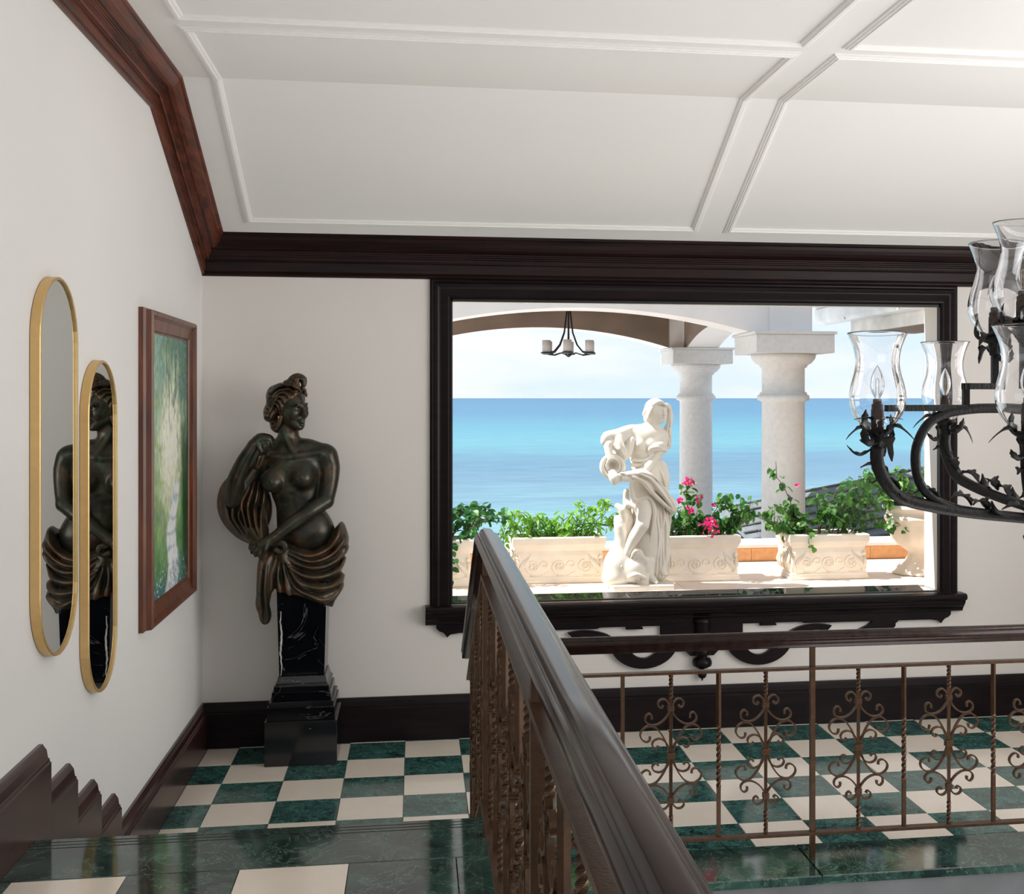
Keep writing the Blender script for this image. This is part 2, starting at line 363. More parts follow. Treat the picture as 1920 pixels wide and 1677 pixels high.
# ceiling panel mouldings (mitred frames, three beads)
def zc(y): return ZC if y <= YK else ZC-SLP*(y-YK)
cprof = [(-0.024, 0.0), (-0.024, -0.006), (-0.014, -0.008), (-0.012, -0.013), (-0.003, -0.013), (-0.001, -0.018), (0.010, -0.018), (0.013, -0.012), (0.019, -0.010), (0.024, -0.006), (0.024, 0.0)]
FN = Vector((0, 0, 1)); SN = Vector((0, SLP, 1)).normalized()
def panel(x0, x1, y0, y1):
    a, b_ = (x0, x1)
    if y1 > YK:
        pts = [(a, y0, zc(y0)), (a, YK, ZC), (a, y1, zc(y1)), (b_, y1, zc(y1)), (b_, YK, ZC), (b_, y0, zc(y0))]
        ups = [FN, SN, SN, SN, FN, FN]
    else:
        pts = [(a, y0, ZC), (a, y1, ZC), (b_, y1, ZC), (b_, y0, ZC)]; ups = [FN]*4
    return MB().sweep(pts, ups, cprof, closed=True)
k = 2
for (x0, x1, y0, y1) in ((-0.885, 1.56, 4.715, 6.47), (1.755, 4.05, 4.715, 6.47), (-0.885, 1.56, 1.6, 4.585), (1.755, 4.05, 1.6, 4.585)):
    S(panel(x0, x1, y0, y1), 'trim_%d' % k, 'ceiling_paint'); k += 1

# crown mouldings
UV = [(0, 0), (0, 1.0), (.10, 1.0), (.13, .95), (.10, .91), (.15, .88), (.17, .60), (.24, .58), (.25, .61), (.29, .62), (.33, .58), (.33, .50), (.37, .49), (.37, .45), (.41, .44), (.41, .40), (.45, .39),
      (.45, .35), (.49, .34), (.52, .36), (.60, .37), (.70, .34), (.79, .27), (.86, .18), (.90, .09), (.96, .07), (1.0, .02), (1.0, 0)]
lp = [(u*.132, -v_*.150) for u, v_ in UV]
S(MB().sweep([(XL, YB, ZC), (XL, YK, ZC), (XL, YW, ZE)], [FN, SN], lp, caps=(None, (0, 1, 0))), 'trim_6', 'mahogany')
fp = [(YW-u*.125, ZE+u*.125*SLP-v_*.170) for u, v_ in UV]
S(MB().prism(fp, 'x', XL, XR), 'trim_7', 'mahogany_shaded')

# skirting boards
bp = [(0, 0), (.038, 0), (.038, .185), (.033, .190), (.033, .197), (.028, .200), (.024, .225), (.016, .236), (.012, .243), (0, .243)]
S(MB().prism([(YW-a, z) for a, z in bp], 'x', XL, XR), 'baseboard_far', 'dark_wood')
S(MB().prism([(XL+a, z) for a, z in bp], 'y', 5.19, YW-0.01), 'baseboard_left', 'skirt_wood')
S(MB().prism([(XL+a, z) for a, z in bp], 'y', 4.757, 5.188), 'baseboard_left_2', 'skirt_wood')
st = [(3.868, 0.60), (4.161, 0.45), (4.461, 0.30), (4.757, 0.15)]
prev = YB
for i, (y, z) in enumerate(st):
    pr_ = [(XL, z-0.62)]+[(XL+a, (z+h if h > 0 else z-0.62)) for a, h in bp[1:]]
    S(MB().prism(pr_, 'y', prev, y-0.001), 'baseboard_step_%d' % (i+1), 'skirt_wood'); prev = y

# ------------------------------------------------------------------ floors
TS, G = 0.30, 0.0012
floor = S(MB().box(XL, XR, 4.56, YW, -0.32, -0.012), 'floor', 'grout')
tb = MB().box(-TS/2+G, TS/2-G, -TS/2+G, TS/2-G, -0.012, 0.0, 0.0008)
def tmesh(mb, mat, nm='tile'):
    me = mb.mesh(nm); me.materials.append(MATS[mat]); return me
TG, TC = tmesh(tb, 'green_marble'), tmesh(tb, 'cream_marble')
GX0, GY0 = -0.9575, 6.647
fx, fy = XL+0.038, 6.662
for c_ in range(-1, 18):
    for r_ in range(-1, 6):
        x0, x1 = GX0+TS*c_, GX0+TS*(c_+1); y1, y0 = GY0-TS*r_, GY0-TS*(r_+1)
        x0c, x1c, y1c, y0c = max(x0, fx), min(x1, XR), min(y1, fy), max(y0, 4.872)
        if x1c-x0c < 0.006 or y1c-y0c < 0.006: continue
        green = (c_+r_) % 2 == 0
        full = abs((x1c-x0c)-TS) < 1e-6 and abs((y1c-y0c)-TS) < 1e-6
        if full: inst(TG if green else TC, 'tile', ((x0+x1)/2, (y0+y1)/2, 0), floor)
        else:
            mb = MB().box(x0c+G, x1c-G, y0c+G, y1c-G, -0.012, 0, 0.0006)
            mb.build('tile', 'green_marble' if green else 'cream_marble', floor, origin=((x0c+x1c)/2, (y0c+y1c)/2, 0))
xs = [XL+0.038, -0.5, 0.24, 1.62, 2.95, XR]
for a, b_ in zip(xs[:-1], xs[1:]):
    mb = MB().box(a+G, b_-G, 4.535 if a > 0.2 else 4.61, 4.872-G, -0.035, 0.0, 0.004)
    mb.build('border_slab', 'landing_green', floor, origin=((a+b_)/2, 4.7, 0))
S(MB().box(0.25, XR, 4.548, 4.558, ZB, -0.036), 'wall_stairwell', 'fascia_paint')
S(MB().box(XL, XR, YB, 4.6, ZB-0.1, ZB), 'floor_lower', 'fascia_paint')

# landing
land = S(MB().box(XL, 0.245, YB, 3.69, L-0.30, L-0.012), 'floor_landing', 'grout')
TGl = tmesh(tb, 'landing_green')
gxs = [-1.093+0.302*i for i in range(5)]
for r_ in range(7):
    y1 = 3.395-0.302*r_
    for i in range(4):
        inst(TC if (i+r_) % 2 == 0 else TGl, 'tile', ((gxs[i]+gxs[i+1])/2, y1-0.151, L), land, scale=(1.006, 1.006, 1))
    MB().box(gxs[4]+G, 0.262, y1-0.302+G, y1-G, L-0.03, L, 0.0015).build('border_slab', 'landing_green', land, origin=(0.2, y1-0.15, L))
    MB().box(XL+0.03, gxs[0]-G, y1-0.302+G, y1-G, L-0.03, L, 0.0008).build('border_slab', 'landing_green', land, origin=(-1.12, y1-0.15, L))
MB().box(XL+0.03, 0.262, YB, 1.28, L-0.012, L, 0.0).build('rear_slab', 'landing_green', land)
def nosing(y0, y1, z, par):
    mb = MB().box(XL+0.035, 0.262, y0, y1, z-0.032, z, 0.004).build('nosing_slab', 'landing_green', par, origin=((XL+0.26)/2, y1, z))
    for dy in (0.028, 0.052, 0.076):
        MB().box(XL+0.04, 0.255, y1-dy-0.0035, y1-dy, z-0.002, z+0.0006).build('groove', 'groove_black', par, origin=(0, y1-dy, z))
nosing(3.397, 3.712, L, land)
stair = S(MB().prism([(3.69, -0.3), (3.69, 0.45-0.032), (3.99, 0.45-0.032), (3.99, 0.30-0.032), (4.29, 0.30-0.032), (4.29, 0.15-0.032), (4.60, 0.15-0.032), (4.60, -0.3)], 'x', XL, 0.245), 'floor_stair', 'landing_green')
for y, z in ((4.0, 0.45), (4.3, 0.30), (4.61, 0.15)): nosing(y-0.32, y, z, stair)
S(MB().box(0.245, 0.262, YB, 4.6, ZB, 0.0), 'wall_stair_side', 'fascia_paint')
S(MB().prism([(YB, -0.1), (YB, L-0.03), (3.69, L-0.03), (3.69, 0.42), (3.99, 0.42), (3.99, 0.27), (4.29, 0.27), (4.29, 0.12), (4.59, 0.12), (4.59, -0.1)], 'x', 0.246, 0.258), 'trim_8', 'fascia_paint')

# ------------------------------------------------------------------ picture window
win = struct(thing('window_1', None, None, (1.65, YW, WZ0)))
cp = [(0, 0), (0, .018), (.012, .026), (.020, .024), (.030, .036), (.044, .040), (.052, .036), (.060, .036), (.100, .052), (.108, .050), (.118, .040), (.118, 0)]
# profile: side 0 = outer edge .. 0.118 = inner edge, up = out of the wall (towards the room)
path = [(WX0-0.118+0.001, YW, WZ0-0.02), (WX0-0.118+0.001, YW, WZ1+0.118), (WX1+0.118, YW, WZ1+0.118), (WX1+0.118, YW, WZ0-0.02)]
# t x up: going up (0,0,1) x (0,-1,0) = (1,0,0)  -> side points to the opening
MB().sweep(path, Vector((0, -1, 0)), cp).build('casing', 'dark_wood', win)
g = MB()
for (x0, x1, z0, z1) in ((WX0, WX0+.010, WZ0, WZ1), (WX1-.010, WX1, WZ0, WZ1), (WX0, WX1, WZ1-.014, WZ1), (WX0, WX1, WZ0-.004, WZ0+.004)): g.box(x0, x1, YW-0.035, YW-0.012, z0, z1)
g.build('gasket', 'gasket', win)
MB().box(WX0, WX1, YW-0.024, YW-0.022, WZ0, WZ1).build('glass_pane', 'window_glass', win)
MB().prism([(YW-0.01, WZ0-0.10), (YW-0.01, WZ0-0.082), (6.985, WZ0-0.011), (6.995, WZ0-0.015), (6.995, WZ0-0.10)], 'x', WX0-0.002, WX1+0.002).build('stone_sill', 'sill_granite', win)
# stool, bed moulding and apron under the window
sp = [(0, 0.752), (-.075, 0.752), (-.088, .748), (-.095, .738), (-.095, .726), (-.088, .716), (-.074, .712), (-.070, .704), (-.066, .690), (-.056, .684), (-.056, .676), (-.044, .668), (-.034, .652), (-.034, .645), (-.026, .640), (0, .640)]
MB().prism([(YW+a, z) for a, z in sp], 'x', 0.055, 3.262).build('stool', 'dark_wood', win)
XC = 1.653
def arc(cx, cz, rx, rz, a0, a1, n=14): return [(cx+rx*math.cos(math.radians(a0+(a1-a0)*i/n)), cz+rz*math.sin(math.radians(a0+(a1-a0)*i/n))) for i in range(n+1)]
half = [(XC, .645), (3.19, .645), (3.19, .62), (3.175, .605), (3.15, .595), (3.135, .578), (3.13, .568), (3.11, .585), (3.06, .592), (2.86, .592), (2.84, .575), (2.84, .56), (2.80, .520), (2.68, .500), (2.64, .472), (2.62, .462),
        (2.60, .490), (2.60, .540), (2.66, .565), (2.70, .592), (XC+.62, .592), (XC+.60, .600)]
ap = MB(); _k = [0]
for sgn in (1, -1):
    poly = [(XC+sgn*(x-XC), z) for x, z in half]+[(XC, .600)]
    ap.prism(poly, 'y', YW-0.025-.0003*sgn, YW)
    def pr2(p): _k[0] += 1; ap.prism([(XC+sgn*x, z) for x, z in p], 'y', YW-0.026-.0006*_k[0], YW)
    pr2([(0, .61), (.245, .61), (.245, .52), (.25, .50), (.14, .46), (.10, .45), (.07, .42), (0, .42)])
    # open ring
    c0, z0 = .345, .520
    outer = arc(c0, z0, .205, .165, -5, -180, 20); inner = arc(c0, z0, .095, .105, -180, -5, 20)
    pr2(outer+inner)
    pr2([(.245, .61), (.245, .45), (.14, .50), (.14, .61)])
    # tail of the ring curling away
    o2 = arc(c0+.35, .50, .19, .085, 175, 60, 12); i2 = arc(c0+.35, .50, .13, .05, 60, 175, 12)
    pr2(o2+i2)
    o3 = arc(.40, .585, .05, .028, 180, 0, 8); pr2(o3)
ap.build('apron', 'dark_wood', win)
pd = MB()
pc_ = (XC, YW-0.028, 0)
pd.lathe([(.001, .640), (.052, .640), (.052, .615), (.046, .60), (.046, .46), (.050, .45), (.050, .43), (.030, .425), (.030, .412), (.050, .405), (.058, .385), (.055, .365), (.030, .350), (.014, .345), (.012, .332), (.022, .325), (.027, .310), (.020, .294), (.006, .288), (.004, .276), (.001, .274)], 20, (XC, YW-0.030, 0))
pd.build('pendant', 'dark_wood', win, smooth=True)

# ------------------------------------------------------------------ things on the left wall
def stadium(y0, y1, z0, z1, inset=0, n=16):
    r = (y1-y0)/2-inset; cy = (y0+y1)/2; a = z1-inset-r; b_ = z0+inset+r
    return [(cy+r*math.cos(PI*i/n), a+r*math.sin(PI*i/n)) for i in range(n+1)]+[(cy-r*math.cos(PI*i/n), b_-r*math.sin(PI*i/n)) for i in range(n+1)]
def mirror(y0, y1, z0, z1, label):
    t = thing('wall_mirror', label, 'mirror', (XL, (y0+y1)/2, z0), 'pill-shaped brass-framed mirrors')
    layers = [(0, XL+.002), (0, XL+.030), (.0025, XL+.0325), (.009, XL+.0325), (.010, XL+.031), (.010, XL+.024)]
    rings = [[(x, y, z) for y, z in stadium(y0, y1, z0, z1, ins)] for ins, x in layers]
    n = len(rings[0]); vs = [p for r in rings for p in r]
    fs = [(i*n+k, i*n+(k+1) % n, (i+1)*n+(k+1) % n, (i+1)*n+k) for i in range(len(rings)-1) for k in range(n)]
    MB().add(vs, fs).build('frame', 'brass', t)
    gl = stadium(y0, y1, z0, z1, .009)
    MB().prism(gl, 'x', XL+.016, XL+.025).build('mirror_glass', 'mirror', t)
    return t
mirror(3.776, 4.183, 1.097, 2.312, 'higher-hung pill-shaped brass-framed mirror, the left one of the pair')
mirror(4.312, 4.712, 0.849, 2.061, 'lower-hung pill-shaped brass-framed mirror, the right one of the pair')
pt_ = thing('framed_painting', 'reddish wood framed painting of a sunlit garden path, on the left wall', 'painting', (XL, 5.71, .925))
PY0, PY1, PZ0, PZ1 = 5.195, 6.225, .925, 2.31
wp = [(0, 0), (0, .020), (.008, .030), (.010, .052), (.018, .060), (.030, .058), (.045, .044), (.060, .040), (.092, .036), (.096, .030), (.104, .028), (.104, .0)]
# t x up must point inwards: path order chosen with up = +X
pth = [(XL, PY0, PZ0), (XL, PY1, PZ0), (XL, PY1, PZ1), (XL, PY0, PZ1)]
# t=(0,1,0) x (1,0,0) = (0,0,-1): outwards, so run the path the other way round
pth = pth[::-1]
MB().sweep(pth, Vector((1, 0, 0)), wp, closed=True).build('frame', 'frame_wood', pt_)
# canvas: a fine grid with the paint as a colour attribute
def vnoise(nx, ny, sx_, sy_, seed):
    r = np.random.RandomState(seed); g_ = r.rand(sy_+2, sx_+2)
    X = np.linspace(0, sx_, nx, endpoint=False); Y = np.linspace(0, sy_, ny, endpoint=False)
    xi, yi = X.astype(int), Y.astype(int); xf, yf = X-xi, Y-yi; xf = xf*xf*(3-2*xf); yf = yf*yf*(3-2*yf)
    a = g_[np.ix_(yi, xi)]; b_ = g_[np.ix_(yi, xi+1)]; c_ = g_[np.ix_(yi+1, xi)]; d_ = g_[np.ix_(yi+1, xi+1)]
    return (a*(1-xf)+b_*xf)*(1-yf)[:, None]+(c_*(1-xf)+d_*xf)*yf[:, None]
NX, NY = 110, 210
U = np.linspace(0, 1, NX)[None, :].repeat(NY, 0); V = np.linspace(0, 1, NY)[:, None].repeat(NX, 1)   # v: 0 bottom
f1 = vnoise(NX, NY, 5, 10, 1)*.5+vnoise(NX, NY, 14, 26, 2)*.3+vnoise(NX, NY, 40, 76, 3)*.2
f2 = vnoise(NX, NY, 30, 14, 4)*.5+vnoise(NX, NY, 60, 30, 5)*.5
f3 = vnoise(NX, NY, 55, 105, 6)
green_d = np.array([.008, .07, .04]); green_m = np.array([.035, .17, .075]); green_l = np.array([.26, .46, .16]); yel = np.array([.95, .90, .45]); wht = np.array([1, 1, .93]); blu = np.array([.35, .62, .72])
img = np.zeros((NY, NX, 3))
glow = np.exp(-(((U-.50-.12*(V-.5))/.32)**2+((V-.58)/.26)**2))
t_ = np.clip(f1*1.5-.25, 0, 1)[..., None]
img[:] = green_m*(1-t_)+green_l*t_
img = img*(1-np.clip(glow*1.3, 0, 1)[..., None])+(yel*.35+wht*.65)*np.clip(glow*1.3, 0, 1)[..., None]
hang = np.clip((V-.80+.42*(U-.35)+.75*(f2-.5))*4, 0, 1)*np.clip(f3*.9+.45, 0, 1)
img = img*(1-hang[..., None])+(green_d*.8*(1-f3[..., None])+blu*.55*f3[..., None]**2+green_m*.35)*hang[..., None]
lf = np.clip((.42-U)*3, 0, 1)*np.clip((V-.35)*3, 0, 1)*np.clip(f2*1.6-.35, 0, 1)*.75; img = img*(1-lf[..., None])+np.array([.50, .76, .70])*lf[..., None]
rt = np.clip((U-.80+.12*(f1-.5))*12, 0, 1)*np.clip((.70-V+.25*(f1-.5))*7, 0, 1); img = img*(1-rt[..., None]*.85)+green_d*rt[..., None]*.85
palm = np.clip((.30-np.abs(U-.18-.1*np.sin(V*7)))*5, 0, 1)*np.clip(np.sin((U*3+V*9)*6+f1*8), 0, 1)*((V > .22) & (V < .75)); img = img*(1-palm[..., None]*.7)+(green_l*.6+yel*.2)*palm[..., None]*.7
pw = .10+.24*(.38-V).clip(0, 1); pc0 = .62-.25*(.38-V).clip(0, 1)+.05*np.sin(V*20)
path_ = np.clip((pw-np.abs(U-pc0))*25, 0, 1)*(V < .42)
stripe = np.clip(np.sin(V*95+f1*9)*1.3-.4, 0, 1)*(f1 > .42)
pcol = np.array([.92, .95, .95])*(1-stripe[..., None]*.55)+np.array([.12, .25, .42])*stripe[..., None]*.55
img = img*(1-path_[..., None])+pcol*path_[..., None]
fg = np.clip((.13-V)*9+(f1-.5)*2, 0, 1); img = img*(1-fg[..., None]*.8)+(np.array([.10, .26, .36])*(1-f3[..., None])+np.array([.8, .85, .85])*(f3[..., None] > .75))*fg[..., None]*.8
edge = vnoise(NX, NY, 70, 50, 9)
img = np.clip((img-.04)*(.70+.65*edge[..., None])*1.12, 0, 1)
me = bpy.data.meshes.new('canvas')
cy0, cy1, cz0, cz1 = PY0+.098, PY1-.098, PZ0+.098, PZ1-.098
YY = cy0+(cy1-cy0)*U.ravel(); ZZ = cz0+(cz1-cz0)*V.ravel()
vs = np.stack([np.full(NX*NY, .027), YY-5.71, ZZ-.925], 1)
idx = np.arange(NX*NY).reshape(NY, NX); fs = np.stack([idx[:-1, :-1], idx[:-1, 1:], idx[1:, 1:], idx[1:, :-1]], -1).reshape(-1, 4)
me.from_pydata(vs.tolist(), [], fs.tolist())
ca = me.color_attributes.new('paint', 'FLOAT_COLOR', 'POINT'); ca.data.foreach_set('color', np.concatenate([img.reshape(-1, 3), np.ones((NX*NY, 1))], 1).ravel())
m, n, l, b = newmat('canvas_paint'); at_ = n.new('ShaderNodeVertexColor'); at_.layer_name = 'paint'; l.new(at_.outputs[0], b.inputs['Base Color']); b.inputs['Roughness'].default_value = 0.35
bump(n, l, b, noise(n, l, coords(n, l), 120, 3), 0.25, 0.002)
me.materials.append(m); o = bpy.data.objects.new('canvas', me); COL.objects.link(o); o.parent = pt_
# ------------------------------------------------------------------ balustrades
hp = [(0, .033), (.005, .0328), (.010, .0319), (.0145, .0302), (.018, .0278), (.0202, .0248), (.0210, .0220), (.0222, .0198), (.0245, .0192), (.0275, .0196), (.0305, .0184), (.0335, .0155), (.0358, .0110), (.0372, .0055), (.0375, 0), (.0368, -.0045), (.0345, -.0088), (.0315, -.0105), (.0298, -.0118), (.0305, -.0150), (.0302, -.0185), (.0280, -.0215), (.0262, -.0235), (.0262, -.028), (.021, -.033)]
hprof = hp+[(-a, b_) for a, b_ in hp[1:]][::-1]
def bar_mesh(h, w, twists=(), nseg=None):
    """square bar from z=0 to h, twisted over the given (z0, z1, turns) spans"""
    zs = sorted(set([0, h]+[z for a in twists for z in np.linspace(a[0], a[1], 30)]))
    mb = MB(); vs = []
    for z in zs:
        ang = 0
        for (a, b_, t) in twists: ang += 2*PI*t*min(1, max(0, (z-a)/(b_-a)))
        for k_ in range(4):
            q_ = ang+PI/4+k_*PI/2; vs.append((w/2**.5*math.cos(q_), w/2**.5*math.sin(q_), z))
    N = len(zs); mb.add(vs, [(i*4+k_, i*4+(k_+1) % 4, (i+1)*4+(k_+1) % 4, (i+1)*4+k_) for i in range(N-1) for k_ in range(4)]+[(3, 2, 1, 0), tuple((N-1)*4+k_ for k_ in range(4))])
    me = mb.mesh('baluster_bar'); me.materials.append(MATS['iron_brown']); return me
def smooth_pts(p, n=4):
    p = [Vector((a, 0, b_)) for a, b_ in p]; out = []
    for i in range(len(p)-1):
        p0, p1, p2, p3 = p[max(i-1, 0)], p[i], p[i+1], p[min(i+2, len(p)-1)]
        for k_ in range(n):
            t = k_/n; out.append(0.5*((2*p1)+(p2-p0)*t+(2*p0-5*p1+4*p2-p3)*t*t+(3*p1-p0-3*p2+p3)*t**3))
    return out+[p[-1]]
SC = [[(8, 10), (27, 68), (50, 115), (82, 155), (115, 170), (142, 168), (168, 148), (177, 120), (165, 95), (143, 82), (124, 90), (120, 112)],
      [(8, 20), (20, 60), (42, 88), (70, 98), (98, 88), (108, 65), (96, 46), (80, 46), (74, 58)],
      [(9, 250), (20, 228), (48, 197), (85, 177), (122, 178), (145, 197), (147, 224), (130, 241), (112, 232), (111, 210)],
      [(8, 278), (15, 300), (35, 319), (58, 318), (74, 302), (70, 280), (54, 271), (46, 285)]]
K = 0.000722
def scroll_mesh(i, sx_, sz_):
    pts = smooth_pts([(a*K*sx_, b_*K*sz_) for a, b_ in SC[i]])
    N = len(pts); th = [.0062*(1 if j < N-5 else 1+.12*(j-N+5)) for j in range(N)]
    mb = MB().strip(pts, .013, th, (0, 1, 0)); me = mb.mesh('scroll'); me.materials.append(MATS['iron_brown'])
    return me
SCR = [scroll_mesh(i, sx_, sz_) for i in range(4) for sx_ in (1, -1) for sz_ in (1, -.94)]
cm = MB()
for dz in (-.0085, 0, .0085): cm.box(-.017, .017, -.011, .011, dz-.0036, dz+.0036, .0015)
COLLAR = cm.mesh('collar'); COLLAR.materials.append(MATS['iron_brown'])
cm = MB()
for dz in (-.0075, 0, .0075): cm.box(-.013, .013, -.010, .010, dz-.003, dz+.003, .0012)
COLLAR2 = cm.mesh('collar'); COLLAR2.materials.append(MATS['iron_brown'])
def scroll_baluster(par, loc, h, zc_, rot, bar):
    o = inst(bar, 'scroll_baluster', loc, par, rot)
    for me in SCR: inst(me, 'scroll', (0, 0, zc_), o)
    inst(COLLAR, 'collar', (0, 0, zc_), o); inst(COLLAR2, 'collar', (0, 0, zc_+268*K), o); inst(COLLAR2, 'collar', (0, 0, zc_-252*K), o)
H_ = 0.794-0.118
ZCR = 0.342
SB = bar_mesh(H_, .0135, ((.012, .10, 1.2), (.575, .668, 1.4)))
TB = bar_mesh(H_, .0150, ((.20, .46, 2.6),))
PB = bar_mesh(H_, .0150)
def rotz(a): return (0, 0, a)
# gallery balustrade, along X on the edge of the chequered floor
YG = 4.70; XG0 = 0.213
t = thing('gallery_balustrade', 'scrollwork balustrade on the chequered floor, running across below the window', 'balustrade', (XG0, YG, 0))
MB().sweep([(XG0-.03, YG, .921), (XR, YG, .921)], Vector((0, 0, 1)), hprof).build('handrail', 'rail_wood', t, smooth='side')
MB().box(XG0, XR, YG-.017, YG+.017, .793, .804, .001).build('top_rail', 'iron_brown', t)
MB().box(XG0, XR, YG-.017, YG+.017, .106, .118, .001).build('bottom_rail', 'iron_brown', t)
xs = [1.635+.2005*i for i in range(-6, 13)]
PM = MB().box(-.010, .010, -.010, .010, 0, .890, 0).mesh('post'); PM.materials.append(MATS['iron_brown'])
for i, x in zip(range(-6, 13), xs):
    if x < XG0+.12: continue
    ph = i % 4 if False else i
    if i in (0, 8) or i == -8: inst(PM, 'post', (x-XG0, 0, 0), t)
    elif i % 2: scroll_baluster(t, (x-XG0, 0, .118), H_, ZCR, (0, 0, 0), SB)
    else: inst(TB if i not in (-4,) else PB, 'baluster', (x-XG0, 0, .118), t)
inst(PM, 'post', (0.012, 0, 0), t)
# landing balustrade, along Y, level
XA = 0.215; Y0, Y1 = -0.7, 3.60
t = thing('landing_balustrade', 'nearest balustrade, its broad dark handrail running level away from the viewer', 'balustrade', (XA, Y1, L))
HZ = L+.89
MB().sweep([(XA, Y0, HZ), (XA, Y1-.0, HZ)], Vector((0, 0, 1)), hprof, caps=(None, (0, 0.97, -0.26))).build('handrail', 'rail_wood', t, smooth='side')
MB().box(XA-.020, XA+.020, Y0, Y1-.03, L+.775, L+.786, .001).build('top_rail', 'iron_brown', t)
MB().box(XA-.020, XA+.020, Y0, Y1-.03, L+.088, L+.100, .001).build('bottom_rail', 'iron_brown', t)
PM2 = MB().box(-.014, .014, -.014, .014, 0, .865, 0).mesh('post'); PM2.materials.append(MATS['iron_brown'])
y = Y1-.045; i = 0
while y > 0.15:
    z = L+.100
    if i % 8 == 0: inst(PM2, 'post', (0, y-Y1, 0), t)
    elif i % 2: scroll_baluster(t, (0, y-Y1, .100), H_, ZCR-.01, rotz(PI/2), SB)
    else: inst(TB, 'baluster', (0, y-Y1, .100), t, rotz(PI/2))
    y -= .185; i += 1
# stair balustrade, sloping down to the gallery
t = thing('stair_balustrade', 'short steep balustrade going down the stairs at the far end of the landing handrail', 'balustrade', (XA, Y1, 0))
ys, ye = Y1+.005, 4.655; zs_, ze_ = HZ-.002, .925
MB().sweep([(XA, ys, zs_), (XA, ye, ze_)], Vector((0, 0, 1)), hprof, caps=((0, 0.97, -0.26), (0, 1, 0))).build('handrail', 'rail_wood', t, smooth='side')
slope_ = (ze_-zs_)/(ye-ys)
for nm, off in (('top_rail', -.110), ('bottom_rail', -.790)):
    MB().sweep([(XA, ys, zs_+off), (XA, ye-.01, ze_+off)], Vector((0, 0, 1)), [(-.017, -.006), (.017, -.006), (.017, .006), (-.017, .006)]).build(nm, 'iron_brown', t)
n_ = 6
for i in range(1, n_):
    y = ys+(ye-ys)*i/n_; z = zs_-.790+(y-ys)*slope_+.003
    if i % 2: scroll_baluster(t, (0, y-Y1, z), H_, ZCR-.01, rotz(PI/2), SB)
    else: inst(TB, 'baluster', (0, y-Y1, z), t, rotz(PI/2))
